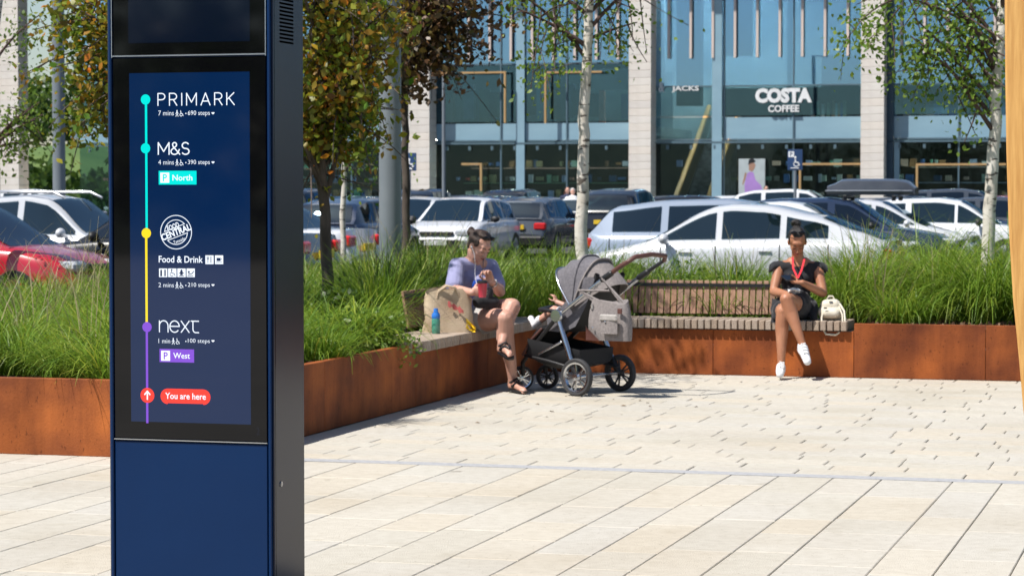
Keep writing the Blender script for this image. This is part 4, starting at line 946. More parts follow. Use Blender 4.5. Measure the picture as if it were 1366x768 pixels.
# roof box
rb = thing('roof_box', 'black and silver roof box strapped on the dark blue estate car', 'roof box', (cD.location.x, cD.location.y, ZR + 1.47), HU)
mb = MB(); P = []
for i in range(13):
    x = -.78 + 1.62 * i / 12; f = 1 - abs((x - .0) / .84) ** 5; w_ = .40 * (.75 + .25 * f); h = .30 * (.45 + .55 * f ** .6 if f > 0 else .45)
    if i < 2: h *= .8
    P.append([(x, -w_, .06), (x, -w_ * 1.02, .14), (x, -w_ * .9, .06 + h * .85), (x, -w_ * .5, .06 + h), (x, w_ * .5, .06 + h), (x, w_ * .9, .06 + h * .85), (x, w_ * 1.02, .14), (x, w_, .06)])
mb.grid(P, closed=True); mb.add(P[0], [tuple(range(8))]); mb.add(P[-1], [tuple(range(8))]); X = Matrix.Translation((.62, 0, 0)); mb.v = [X @ p for p in mb.v]
mb.build('lid', mat('box_lid', (0.05, 0.055, 0.065), (0.07, 0.075, 0.085), 3, 0.18, coat=.6), rb, smooth=40, fixn=True)
mb = MB(); mb.box((.62, 0, .135), (1.60, .86, .022), .008); mb.build('silver_seam', M['silver'], rb)
mb = MB()
for x in (.2, 1.1): mb.box((x, 0, .03), (.06, 1.1, .035), .008); mb.box((x, .5, .0), (.08, .05, .10), .01); mb.box((x, -.5, .0), (.08, .05, .10), .01)
mb.build('crossbar', M['black_metal'], rb)
# ================================================================== GRASSES
GR = [(0.55, 0.75, 0.35), (1.0, 1.0, 0.55), (0.85, 1.0, 0.45), (0.45, 0.62, 0.34), (1.4, 1.25, 0.8), (0.8, 0.92, 0.45), (1.2, 1.15, 0.6), (1.7, 1.15, .9)]
M['grass'] = mat('ornamental_grass', (0.14, 0.235, 0.036), (0.24, 0.34, 0.065), 1.2, 0.45, spec=0.35, rnd=('isl', GR), transl=0.35)
M['grass_dry'] = mat('dry_grass', (0.28, 0.24, 0.12), (0.38, 0.33, 0.19), 1.2, 0.6, spec=0.2, transl=0.3)
def blades(cx, cy, z0, n, length, spread, r, wdt=0.008, lean=0.5, curl=1.0, K=5):
    """one tussock: n arching blades as strips (K segments)"""
    rad = spread * np.sqrt(r.random(n)); th = r.random(n) * 2 * np.pi
    bx = cx + rad * np.cos(th); by = cy + rad * np.sin(th)
    ph = th + r.normal(0, .7, n); ln = length * r.uniform(.55, 1.15, n)
    a = np.abs(r.normal(.12, .14, n)) + lean * rad / max(spread, .01) * .5; k = curl * r.uniform(.5, 1.7, n)
    px, py, pz = bx.copy(), by.copy(), np.full(n, z0); L_ = []; w0 = wdt * 1.25 * r.uniform(.7, 1.3, n)
    tw = ph + np.pi / 2 + r.normal(0, .5, n); sx, sy = np.cos(tw), np.sin(tw)
    for i in range(K + 1):
        t = i / K; wd = w0 * (1 - t ** 2.2) * .5 + .0006
        L_.append(np.stack([px - sx * wd, py - sy * wd, pz], 1)); L_.append(np.stack([px + sx * wd, py + sy * wd, pz], 1))
        ang = a + k * t ** 1.3; ds = ln / K
        px = px + np.sin(ang) * np.cos(ph) * ds; py = py + np.sin(ang) * np.sin(ph) * ds; pz = pz + np.cos(ang) * ds
    V = np.stack(L_, 1)  # n, 2(K+1), 3
    base = np.arange(n)[:, None] * (2 * (K + 1)); q_ = []
    for i in range(K): q_.append(np.stack([base[:, 0] + 2 * i, base[:, 0] + 2 * i + 1, base[:, 0] + 2 * i + 3, base[:, 0] + 2 * i + 2], 1))
    return V.reshape(-1, 3), np.concatenate(q_, 0)
def collect(name, spec, m, parent=None, label=None, cat=None):
    VV, QQ, off = [], [], 0
    for s in spec:
        V, Q_ = blades(*s); VV.append(V); QQ.append(Q_ + off); off += len(V)
    o = link(name, mesh_np(name, np.concatenate(VV), np.concatenate(QQ), [m]), parent)
    o['kind'] = 'stuff'
    if label: tag(o, label, cat)
    return o
r = np.random.default_rng(21); spec = []; dry = []
def scatter(u0, u1, v0, v1, step, fn):
    u = u0
    while u < u1:
        v = v0
        while v < v1:
            uu, vv = u + r.uniform(-.4, .4) * step, v + r.uniform(-.4, .4) * step
            a = fn(uu, vv)
            if a: p = L(uu, vv); spec.append((p.x, p.y, .37, a[0], a[1], a[2], r, a[3], a[4], a[5]))
            v += step
        u += step
rgv = random.Random(12)
def right(u, v):
    if u < 0.0: return None
    if 3.55 < u < 4.25 and v < .75: return None                     # bare mulch patch
    if 0 < u < 2.5 and v < .62: return None
    if v < (.32 if u < 4.8 else .14): return None
    if u < 2.3 and v < 1.3: return (170, .54, .16, .006, .7, 1.3)
    if u < 2.3: return (190, .72, .18, .006, .6, 1.2)
    big = 1.12 if v < 2.5 else 1.16
    if v < .7: big = .78
    return (500, big * .98 * rgv.uniform(.80, 1.12), .19, .0065, .8, 1.85)
scatter(0.1, 7.8, .2, 4.0, .58, right)
def left(u, v):
    a = left_(u, v)
    if not a: return None
    px = proj(L(u, v))[0]; cap_ = .50 if px < 150 else .56 if px < 450 else .66 if px < 500 else 9
    return (int(a[0] * 1.45), min(a[1], cap_) * rgv.uniform(.82, 1.12), a[2], a[3], a[4], 1.8 if px < 500 else a[5])
def left_(u, v):
    if v > 0 or u > -.15: return None
    if v > -3.7 and u > -.72: return None
    d = v + 7.3
    if d < .30: return None
    if d < 2.5: return (300, .56 if d < 1.2 else .64, .19, .0062, .7, 1.35)
    if v < -3.8 and u > -1.2: return (260, .66, .2, .0062, .8, 1.3)
    return (200, .74 if v < -1.2 or u < -1.6 else .9, .19, .0065, .5, 1.0)
scatter(-6.4, 0.05, -7.15, 0, .56, left)
scatter(-5.2, 0.0, 0, 4.0, .55, lambda u, v: (170, .50 if proj(L(u, v))[0] < 150 else .62 if proj(L(u, v))[0] < 480 else .80, .2, .0065, .5, 1.1))
collect('ornamental_grass', spec, M['grass'], None, 'dense arching green ornamental grasses filling the rusty planter', 'grass')
for i in range(60):
    u, v = (r.uniform(-4.5, 7.5), r.uniform(.6, 3.5)) if r.random() < .6 else (r.uniform(-4.5, -.9), r.uniform(-6.8, 0)); p = L(u, v)
    dry.append((p.x, p.y, .37, 14, 1.0, .12, r, .0045, .3, .7))
collect('grass_seed_stems', dry, M['grass_dry'], None, 'fine straw-coloured seed stems standing among the green grasses', 'grass')
# ================================================================== LEAVES
def leaf_mesh(name, C, size, m, r, hang=0.0, parent=None, aspect=.62):
    n = len(C); C = np.asarray(C); s = size * r.uniform(.55, 1.25, n)[:, None]
    d = r.normal(size=(n, 3)); d[:, 2] -= hang; d /= np.linalg.norm(d, axis=1)[:, None]
    e_ = np.cross(d, r.normal(size=(n, 3))); e_ /= np.linalg.norm(e_, axis=1)[:, None]; nn = np.cross(d, e_)
    b = C - d * s; t = C + d * s; l_ = C - e_ * s * aspect + nn * s * .18 - d * s * .1; r_ = C + e_ * s * aspect + nn * s * .18 - d * s * .1
    lm = C + d * s * .55 - e_ * s * aspect * .6 + nn * s * .12; rm = C + d * s * .55 + e_ * s * aspect * .6 + nn * s * .12
    V = np.stack([b, r_, rm, t, lm, l_], 1).reshape(-1, 3); k = np.arange(n) * 6
    Q_ = np.concatenate([np.stack([k, k + 1, k + 2, k + 5], 1), np.stack([k + 5, k + 2, k + 3, k + 4], 1)], 0)
    o = link(name, mesh_np(name, V, Q_, [m]), parent)
    if parent: o.data.transform(wm(parent).inverted())
    return o
def leafm(name, cols, a=(0.16, 0.23, 0.05), b=(0.26, 0.34, 0.08), tr=.45): return mat(name, a, b, 2.5, 0.42, spec=0.4, rnd=('isl', cols), transl=tr)
M['leaf_birch'] = leafm('birch_leaf', [(.6, .8, .5), (1, 1, .6), (.8, 1, .6), (.5, .7, .5), (1.2, 1.15, .6)])
M['leaf_mix'] = leafm('turning_leaf', a=(0.14, 0.23, 0.04), b=(0.34, 0.27, 0.06), cols=[(.5, .7, .5), (.9, 1.1, .5), (.7, 1.0, .5), (.9, 1.1, .6), (1.6, 1.2, .5), (.6, .8, .5), (1.1, 1.1, .5), (2.4, .85, .5), (.8, 1, .5), (.5, .25, .4), (1.5, 1.35, .6), (.45, .5, .4), (1.7, .9, .6), (.7, .9, .5)])
M['leaf_copper'] = leafm('copper_leaf', [(.5, .2, .5), (.8, .3, .6), (.35, .2, .4), (1.1, .4, .6), (.6, .5, .5)], tr=.2)
M['leaf_far'] = leafm('far_leaf', [(.5, .7, .5), (.9, 1, .5), (.7, .9, .5)], (0.06, 0.10, 0.03), (0.12, 0.17, 0.05))
def barkm():
    m = mat('birch_bark', (0.52, 0.47, 0.40), (0.70, 0.66, 0.60), 6, 0.75, bump=0.3, bscale=40); t = m.node_tree; N = t.nodes; K = t.links; b = N["Principled BSDF"]
    tc = N.new("ShaderNodeTexCoord"); mp = N.new("ShaderNodeMapping"); mp.inputs["Scale"].default_value = (9, 9, 26); K.new(tc.outputs["Object"], mp.inputs[0])
    no = N.new("ShaderNodeTexNoise"); no.inputs["Scale"].default_value = 1.0; no.inputs["Detail"].default_value = 3; K.new(mp.outputs[0], no.inputs["Vector"])
    rp = N.new("ShaderNodeValToRGB"); e_ = rp.color_ramp.elements; e_[0].position = .36; e_[0].color = (.08, .06, .05, 1); e_[1].position = .43; e_[1].color = (1, 1, 1, 1)
    K.new(no.outputs["Fac"], rp.inputs[0]); src = b.inputs["Base Color"].links[0].from_socket
    mx = N.new("ShaderNodeMix"); mx.data_type = 'RGBA'; mx.blend_type = 'MULTIPLY'; mx.inputs[0].default_value = .9
    K.new(src, mx.inputs[6]); K.new(rp.outputs[0], mx.inputs[7]); K.new(mx.outputs[2], b.inputs["Base Color"]); return m
M['birch'] = barkm(); M['bark'] = mat('dark_bark', (0.05, 0.035, 0.028), (0.11, 0.085, 0.07), 12, 0.9, bump=.6, stretch=(1, 1, .3)); M['twig'] = mat('twig_bark', (0.06, 0.035, 0.03), (0.10, 0.06, 0.05), 12, 0.8)
def grow(tree, base, path, r0, r1, crown, barkm_, leafm_, nleaf, size, seed, nbr=26, droop=.25, clus=.16, hang=0.3, extra_br=(), zmin=0.0):
    """path: world points of trunk; crown: list of (centre, radii, weight)"""
    rr = np.random.default_rng(seed); path = [Vector(p) for p in path]
    # resample trunk
    P = []; 
    for a, b in zip(path, path[1:]):
        for i in range(5): P.append(a.lerp(b, i / 5))
    P.append(path[-1]); n = len(P)
    rad = [r0 + (r1 - r0) * i / (n - 1) + (0.25 * r0 * math.exp(-i * 1.1)) for i in range(n)]
    P = [p + Vector(rr.normal(0, .006, 3)) for p in P]
    mb = MB(); mb.tube(P, rad, 14); mb.build('trunk', barkm_, tree, smooth=60, world=True)
    lb = MB(); C = []; lb.tube(P, [x * .6 for x in rad], 6)
    W_ = np.array([c[2] for c in crown], float); W_ /= W_.sum()
    def limb(a, b, ra, depth):
        mid = a.lerp(b, .5) + Vector(rr.normal(0, .06 * (b - a).length, 3)) + Vector((0, 0, .08 * (b - a).length)); pts = []
        for i in range(7):
            t = i / 6; pts.append(a * (1 - t) ** 2 + mid * 2 * t * (1 - t) + b * t * t)
        lb.tube(pts, [ra * (1 - .8 * i / 6) + .002 for i in range(7)], 6 if depth else 8, caps=False); return pts
    tips = []
    for i in range(nbr):
        c = crown[rr.choice(len(crown), p=W_)]; d = rr.normal(size=3); d /= np.linalg.norm(d)
        tip = Vector(c[0]) + Vector(d * np.array(c[1]) * rr.uniform(.55, 1.0))
        zt = tip.z - (tip - Vector((P[-1].x, P[-1].y, tip.z))).length * .55 - .2
        cand = [k for k in range(n) if P[k].z <= max(zt, P[max(2, n // 4)].z)] or [n // 3]
        k = max(cand); ra = rad[k] * .42
        pts = limb(P[k], tip, ra, 0); tips.append(pts)
        for j in range(4):
            q_ = pts[2 + j % 5]; tip2 = q_ + Vector(rr.normal(0, .38, 3)) * min(1, max(c[1])) + Vector((0, 0, -droop * rr.random())); p2 = limb(q_, tip2, ra * .35, 1); tips.append(p2)
    for a, b, ra in extra_br:
        pts = limb(Vector(a), Vector(b), ra, 0); tips.append(pts); tips.append(pts)
        for j in range(4):
            q_ = pts[2 + j]; p2 = limb(q_, q_ + Vector(rr.normal(0, .2, 3)) + Vector((0, 0, -.15)), ra * .4, 1); tips += [p2]
    lb.build('branches', M['twig'] if barkm_ is M['birch'] else barkm_, tree, smooth=60, world=True)
    for i in range(nleaf):
        if i % 10 < 7 or not crown:
            t = tips[rr.integers(len(tips))]; q_ = t[rr.integers(2, 7)]; p = np.array(q_) + rr.normal(0, clus, 3); p[2] -= droop * .3 * rr.random()
        else:
            c = crown[rr.choice(len(crown), p=W_)]; d = rr.normal(size=3); d /= np.linalg.norm(d); p = np.array(c[0]) + d * np.array(c[1]) * rr.random() ** .4
            p += rr.normal(0, .05, 3)
        if p[2] < zmin and rr.random() > .12: continue
        C.append(p)
    o = leaf_mesh('foliage', C, size, leafm_, rr, hang, tree); return o
def tree(name, label, base, group=None): return thing(name, label, 'tree', base, 0, group)
# centre birch
b = W(777, 340, 22.6); b.z = .36
t = tree('birch_tree', 'slender birch with cream bark rising behind the pushchair', b, 'birch trees in the planter')
top = [b, W(775, 300, 22.6), W(779, 200, 22.6), W(782, 100, 22.6), W(788, 0, 22.6), W(793, -150, 22.6), W(796, -320, 22.6)]
cr = [(W(780, -90, 22.6), (1.1, .9, .45), 2), (W(800, -230, 22.6), (1.1, 1.0, .7), 2), (W(790, -330, 22.6), (.7, .7, .6), 1), (W(700, -30, 22.4), (.35, .4, .35), .5), (W(850, -35, 22.4), (.35, .4, .25), .5)]
ex = [(W(780, 60, 22.6), W(690, 12, 22.4), .022), (W(779, 55, 22.6), W(850, 30, 22.7), .016), (W(784, 20, 22.6), W(726, -20, 22.6), .02), (W(722, 15, 22.4), W(708, 118, 22.3), .006), (W(740, 15, 22.4), W(735, 110, 22.3), .005), (W(735, 20, 22.4), W(716, 95, 22.3), .005), (W(800, 5, 22.6), W(830, 70, 22.6), .007), (W(786, 10, 22.6), W(810, -60, 22.2), .012)]
grow(t, b, top, .062, .03, cr, M['birch'], M['leaf_birch'], 3600, .026, 3, nbr=24, clus=.09, hang=.8, extra_br=ex)
# right birch
b = W(1313, 345, 22.3); b.z = .36
t = tree('birch_tree', 'leaning white birch beside the timber post at right', b, 'birch trees in the planter')
top = [b, W(1319, 300, 22.3), W(1325, 200, 22.3), W(1331, 100, 22.3), W(1337, 0, 22.3), W(1346, -150, 22.3), W(1352, -320, 22.3)]
cr = [(W(1230, -20, 22.3), (.75, .6, .38), 2.0), (W(1330, -120, 22.3), (1.1, .9, .6), 1.6), (W(1350, -260, 22.3), (1.0, .9, .8), 1.4), (W(1255, 55, 22.3), (.45, .4, .28), 1.1)]
ex = [(W(1328, 60, 22.3), W(1235, -15, 22.3), .02), (W(1327, 65, 22.3), W(1225, 75, 22.3), .014), (W(1290, 30, 22.3), W(1180, -5, 22.2), .012), (W(1200, 10, 22.2), W(1150, 60, 22.2), .007), (W(1190, 0, 22.2), W(1120, 70, 22.2), .006), (W(1290, 70, 22.3), W(1290, 140, 22.3), .006), (W(1240, 60, 22.3), W(1212, 80, 22.3), .006), (W(1310, 60, 22.3), W(1215, 105, 22.3), .008)]
grow(t, b, top, .062, .04, cr, M['birch'], M['leaf_birch'], 4200, .028, 8, nbr=15, clus=.10, hang=.8, extra_br=ex)
# thin distant birch
b = W(457, 330, 27.5); b.z = ZR + .1
t = tree('birch_tree', 'very thin white birch stem left of the thick lamp column', b, 'birch trees in the planter')
top = [b, W(458, 250, 27.5), W(462, 150, 27.5), W(466, 60, 27.5), W(470, -100, 27.5)]
cr = [(W(480, 60, 27.5), (.7, .6, .6), 1), (W(470, -60, 27.5), (1, .9, .9), 1), (W(515, 190, 27.5), (.15, .15, .4), .4)]
grow(t, b, top, .034, .02, cr, M['birch'], M['leaf_birch'], 1800, .03, 12, nbr=16, clus=.10, hang=.8)
# multi-stem turning tree
b = W(436, 352, 20.0); b.z = .36
t = tree('hornbeam_tree', 'dark-stemmed tree with green and orange turning leaves, right of the totem', b)
top = [b, W(436, 320, 20), W(430, 240, 20), W(428, 180, 20), W(424, 90, 20), W(430, -60, 20), W(440, -220, 20)]
cr = [(W(415, 110, 20), (.42, .7, .62), 3), (W(445, 60, 20), (.45, .7, .5), 3), (W(490, 20, 20), (.55, .7, .42), 3.2), (W(414, 135, 20), (.30, .6, .25), 1.0), (W(470, 105, 20), (.28, .5, .26), 1.2), (W(440, -120, 20), (1.3, 1.2, .8), 4), (W(460, -280, 20), (1.1, 1.1, .7), 2), (Vector((-1.75, 18.9, 4.2)), (1.1, .9, .55), 4.5)]  # last lobe added above the view to shade the woman in lilac
ex = [(W(436, 262, 20), W(478, 115, 19.9), .022), (W(434, 285, 20), W(405, 150, 20.2), .02)]
grow(t, b, top, .05, .025, cr, M['bark'], M['leaf_mix'], 10500, .036, 5, nbr=64, clus=.08, hang=.3, extra_br=ex, zmin=1.80)
# copper branches
b = W(541, 345, 25.5); b.z = .36
t = tree('copper_tree', 'dark copper-leaved tree behind the thick lamp column', b)
top = [b, W(541, 250, 25.5), W(540, 130, 25.5), W(548, 30, 25.5), W(560, -130, 25.5)]
cr = [(W(565, 15, 25.5), (.50, .5, .42), 3), (W(620, -10, 25.5), (.45, .5, .3), 1.6), (W(590, -130, 25.5), (1.2, 1.0, .6), 2), (W(545, 70, 25.5), (.25, .3, .3), .8), (Vector((-1.35, 23.0, 4.6)), (1.3, 1.2, .6), 4)]  # final lobe, out of view, is added to darken grass behind the bench
ex = [(W(547, 40, 25.5), W(655, 75, 25.3), .015), (W(546, 50, 25.5), W(600, 80, 25.3), .012), (W(549, 20, 25.5), W(690, 25, 25.3), .009)]
grow(t, b, top, .045, .025, cr, M['bark'], M['leaf_copper'], 6200, .042, 15, nbr=38, clus=.11, hang=.2, extra_br=ex, zmin=2.45)
# left tree behind the totem
b = W(262, 345, 19.5); b.z = .36
t = tree('hornbeam_tree', 'tree with turning orange and green leaves at upper left, behind the totem', b)
top = [b, W(258, 200, 19.5), W(240, 60, 19.5), W(235, -100, 19.5), W(230, -250, 19.5)]
cr = [(W(125, 60, 19.5), (.30, .5, .55), 2.6), (W(115, 140, 19.5), (.20, .4, .42), 1.4), (W(85, 15, 19.5), (.25, .4, .3), 1.3), (W(220, 60, 19.5), (.6, .8, .8), 2.5), (W(220, -150, 19.5), (1.3, 1.1, .8), 3)]
ex = [(W(240, 60, 19.5), W(70, 90, 19.4), .012), (W(240, 80, 19.5), W(95, 180, 19.4), .012), (W(238, 30, 19.5), W(45, 40, 19.4), .009), (W(240, 50, 19.5), W(30, 100, 19.4), .009)]
grow(t, b, top, .05, .025, cr, M['bark'], M['leaf_mix'], 6000, .034, 25, nbr=36, clus=.085, hang=.3, extra_br=ex, zmin=1.9)
# pale birch foliage at far left
b = W(-30, 330, 30); b.z = ZR
t = tree('birch_tree', 'birch with fine pale green leaves in front of the left stone column', b, 'birch trees in the planter')
top = [b, W(-20, 150, 30), W(0, 0, 30), W(10, -150, 30)]
cr = [(W(45, 160, 30), (.30, .4, .45), 2), (W(40, 60, 30), (.35, .4, .6), 1.5), (W(0, -60, 30), (1, .9, .6), 1)]
grow(t, b, top, .06, .03, cr, M['birch'], M['leaf_birch'], 1500, .03, 31, nbr=9, clus=.13, hang=.8)
# shrubs
def shrub(name, label, px, py, Y, rx, rz, n, seed, m='leaf_birch', size=.02):
    p = W(px, py, Y); q_ = (p.x, p.y, .36); t = thing(name, label, 'shrub', q_); rr = np.random.default_rng(seed)
    mb = MB(); tips = []
    for i in range(26):
        d = rr.normal(size=3); d[2] = abs(d[2]) + .25; d /= np.linalg.norm(d); e_ = Vector(q_) + Vector((d[0] * rx, d[1] * rx, d[2] * rz * rr.uniform(.6, 1)))
        mid = Vector(q_).lerp(e_, .5) + Vector(rr.normal(0, .04, 3)); mb.tube([q_, mid, e_], [.006, .004, .002], 5, caps=False); tips.append(e_); tips.append(mid.lerp(e_, .5))
    mb.build('stems', M['twig'], t, world=True)
    C = [np.array(tips[rr.integers(len(tips))]) + rr.normal(0, .06, 3) for _ in range(n)]
    leaf_mesh('foliage', C, size, M[m], rr, 0, t)
shrub('leafy_shrub', 'small bushy green shrub at the planter corner right of the totem', 482, 440, 17.6, .34, .34, 1500, 2)
shrub('leafy_shrub', 'rounded green shrub behind the bench slats, left of the woman in black', 910, 370, 22.3, .36, .50, 1700, 6)
shrub('leafy_shrub', 'green shrub directly left of the woman in black, behind the bench', 985, 372, 22.2, .34, .46, 1500, 7)
shrub('leafy_shrub', 'low dark green shrub below the dark tree stem', 452, 400, 19.4, .45, .42, 1700, 9, 'leaf_far', .028)
# ================================================================== DISTANCE AND SURROUNDINGS
mb = MB(); P = []
for i in range(25):
    u = -170 + 140 * i / 24; row = []
    for j in range(9): v = 150 + 15 * j; row.append(tuple(F0 + UX * u + VX * (v - 100 + 30) + Vector((0, 0, -.5 + 9 * math.sin(min(1, j / 8) * 1.57) * (.6 + .4 * math.sin(i * .6)) * min(1, (24 - i) / 6)))))
    P.append(row)
mb.grid(P); o = mb.build('hill', mat('hill_grass', (0.07, 0.13, 0.025), (0.12, 0.18, 0.04), .08, .9), smooth=60, fixn=True); o['kind'] = 'structure'
rr = np.random.default_rng(77); C = []
for i in range(46):
    c = np.array(F0 + UX * rr.uniform(-110, -48) + VX * rr.uniform(70, 105) + Vector((0, 0, 8.5 + rr.uniform(-2, 2.5)))); R_ = rr.uniform(2.6, 4.4)
    for k in range(260):
        d = rr.normal(size=3); d /= np.linalg.norm(d); C.append(c + d * R_ * rr.random() ** .33 * np.array([1, 1, .9]))
for i in range(60):
    c = np.array(F0 + UX * rr.uniform(-85, -45) + VX * rr.uniform(60, 78) + Vector((0, 0, rr.uniform(.8, 2.6)))); R_ = rr.uniform(1.4, 2.4)
    for k in range(110):
        d = rr.normal(size=3); d /= np.linalg.norm(d); C.append(c + d * R_ * rr.random() ** .33 * np.array([1, 1, .9]))
o = leaf_mesh('distant_woodland', C, .42, M['leaf_far'], rr, 0); tag(o, 'distant green woodland on the rise at far left, beyond the store', 'trees', kind='stuff')
# what stands behind the photographer: seen only as reflections
C = []
for i in range(26):
    c = np.array([-48 + i * 3.8 + rr.uniform(-1, 1), -34 + rr.uniform(-3, 3), 3.4 + rr.uniform(-.6, 1)]); R_ = rr.uniform(2.0, 3.2)
    for k in range(420):
        d = rr.normal(size=3); d /= np.linalg.norm(d); C.append(c + d * R_ * rr.random() ** .33 * np.array([1, 1, 1.3]))
o = leaf_mesh('hedge_trees', C, .34, M['leaf_far'], rr, 0); tag(o, 'belt of dark green trees closing the far side of the plaza', 'trees', kind='stuff')
# ================================================================== PEOPLE
def skinm(name, a, b): 
    m = mat(name, a, b, 9, 0.48, spec=0.4, bump=0.05, bscale=120); p_ = m.node_tree.nodes["Principled BSDF"]
    p_.inputs["Subsurface Weight"].default_value = 0.12; p_.inputs["Subsurface Radius"].default_value = (0.02, 0.008, 0.004); p_.inputs["Subsurface Scale"].default_value = .5; return m
M['skin_tan'] = skinm('warm_brown_skin', (0.36, 0.155, 0.085), (0.43, 0.20, 0.115)); M['skin_pale'] = skinm('light_skin', (0.50, 0.27, 0.20), (0.60, 0.34, 0.26))
M['hair_black'] = mat('black_hair', (0.006, 0.005, 0.005), (0.022, 0.017, 0.015), 5, 0.42, stretch=(40, 40, 8), bump=.5)
M['hair_brown'] = mat('brown_hair', (0.022, 0.012, 0.009), (0.09, 0.05, 0.032), 4, 0.5, stretch=(30, 30, 10), bump=.5, contrast=(.4, .75))
M['dress'] = mat('black_cotton', (0.007, 0.007, 0.010), (0.013, 0.013, 0.017), 20, 0.85, bump=.3, bscale=25, sheen=.15)
M['lilac'] = mat('lilac_cotton', (0.24, 0.24, 0.40), (0.29, 0.29, 0.47), 8, 0.85, bump=.4, bscale=14, sheen=.2)
M['shorts'] = mat('light_grey_cotton', (0.36, 0.34, 0.33), (0.45, 0.43, 0.42), 12, 0.9, bump=.3, bscale=20)
M['lips'] = plain('lips', (0.36, 0.09, 0.07), .4); M['lash'] = plain('lash', (0.012, 0.008, 0.007), .5)
M['lan'] = plain('lanyard_red', (0.75, 0.03, 0.045), .5); M['shoe_w'] = mat('white_canvas', (0.68, 0.68, 0.70), (0.78, 0.78, 0.80), 15, .7, bump=.2)
M['sand'] = plain('black_sandal', (0.013, 0.013, 0.016), .45)
def cap(mb, pts, rad, n=14): mb.tube(pts, rad, n, round_=True)
def head_frame(c, fwd, roll=0.0):
    f = Vector(fwd).normalized(); x = f.cross(Vector((0, 0, 1))).normalized(); z = x.cross(f).normalized()
    X = Matrix((x, f, z)).transposed().to_4x4(); X.translation = Vector(c); return X @ Matrix.Rotation(roll, 4, 'Y')
def head(mb, X, k=1.0):
    S_ = X @ Matrix.Scale(k, 4)
    E = lambda c, r_, **a: mb.ell(c, r_, X=S_, nu=18, nv=12, **a)
    E((0, -.012, .032), (.073, .092, .083)); E((0, .012, -.022), (.062, .074, .078)); E((0, .030, -.060), (.048, .052, .046)); E((0, .066, -.088), (.022, .019, .017))
    E((.034, .052, -.030), (.022, .024, .024)); E((-.034, .052, -.030), (.022, .024, .024)); E((0, .070, .035), (.046, .020, .026))
    mb.tube([S_ @ Vector((0, .083, .006)), S_ @ Vector((0, .100, -.022)), S_ @ Vector((0, .104, -.034))], [.007 * k, .0095 * k, .011 * k], 10, round_=True)
    for s_ in (1, -1):
        E((s_ * .010, .094, -.037), (.008, .009, .007)); E((s_ * .030, .072, .002), (.0155, .0135, .0125)); E((s_ * .074, -.006, -.006), (.010, .020, .030)); E((s_ * .027, .078, .022), (.018, .009, .006))
    E((0, .083, -.058), (.021, .009, .006)); E((0, .082, -.067), (.017, .009, .007))
def face_parts(X, t, k, iris=None):
    S_ = X @ Matrix.Scale(k, 4)
    mb = MB()
    for s_ in (1, -1):
        P_ = [(s_ * (.030 + .0155 * math.cos(R(a))), .0865 - .003 * abs(math.cos(R(a))), -.004 - .004 * math.sin(R(a))) for a in range(0, 181, 30)]; mb.tube(P_, .0022, 6, X=S_)
    mb.build('lashes', M['lash'], t, world=True)
    mb = MB()
    for s_ in (1, -1): mb.tube([(s_ * .014, .090, .021), (s_ * .028, .0895, .0275), (s_ * .044, .079, .023)], [.0028, .0032, .0018], 6, X=S_)
    mb.build('eyebrows', M['hair_brown'], t, world=True)
    mb = MB(); mb.tube([(-.020, .085, -.061), (-.006, .0925, -.0575), (0, .0915, -.059), (.006, .0925, -.0575), (.020, .085, -.061)], [.0015, .0035, .003, .0035, .0015], 7, X=S_)
    mb.tube([(-.017, .085, -.064), (0, .0915, -.0675), (.017, .085, -.064)], [.0018, .0048, .0018], 7, X=S_); mb.build('lips', M['lips'], t, world=True, smooth=80)
def hand(mb, wrist, dirn, palm_n, curl=40, k=1.0, side=1, spread=.0, curls=None):
    """palm_n: direction the palm faces; side: +1 puts the thumb on dir x palm side"""
    d = Vector(dirn).normalized(); n = Vector(palm_n); n = (n - d * n.dot(d)).normalized(); s_ = d.cross(n) * side; wrist = Vector(wrist)
    B = Matrix((s_, d, n)).transposed().to_4x4(); B.translation = wrist
    mb.ell((0, .045 * k, 0), (.040 * k, .052 * k, .015 * k), X=B, nu=14, nv=9); mb.ell((.012 * k, .02 * k, .002), (.026 * k, .03 * k, .016 * k), X=B); mb.ell((0, .078 * k, -.002), (.040 * k, .02 * k, .012 * k), X=B)
    ln = [.072, .080, .074, .058]; tips = []
    for i in range(4):
        x = (.030 - .0205 * i) * k; p = B @ Vector((x, .086 * k, 0)); a = 0; P_ = [B @ Vector((x, .07 * k, 0)), p]; c = curls[i] if curls else curl
        for j, fr_ in enumerate((.45, .32, .23)):
            a += R(c * (.8, 1.0, .7)[j]); step = ln[i] * fr_ * k
            dv = d * math.cos(a) + n * math.sin(a) + s_ * spread * (1.5 - i) * .3; p = p + dv.normalized() * step; P_.append(p)
        mb.tube(P_, [.0085 * k, .0088 * k, .0082 * k, .0075 * k, .0062 * k], 9, round_=True); tips.append(p)
    p0 = B @ Vector((.024 * k, .018 * k, .004)); p1 = p0 + (s_ * .6 + d * .55 + n * .45).normalized() * .040 * k; p2 = p1 + (s_ * .15 + d * .8 + n * .6).normalized() * .030 * k; p3 = p2 + (d * .85 + n * .4 - s_ * .2).normalized() * .024 * k
    mb.tube([p0, p1, p2, p3], [.013 * k, .0115 * k, .0095 * k, .0075 * k], 9, round_=True); return tips
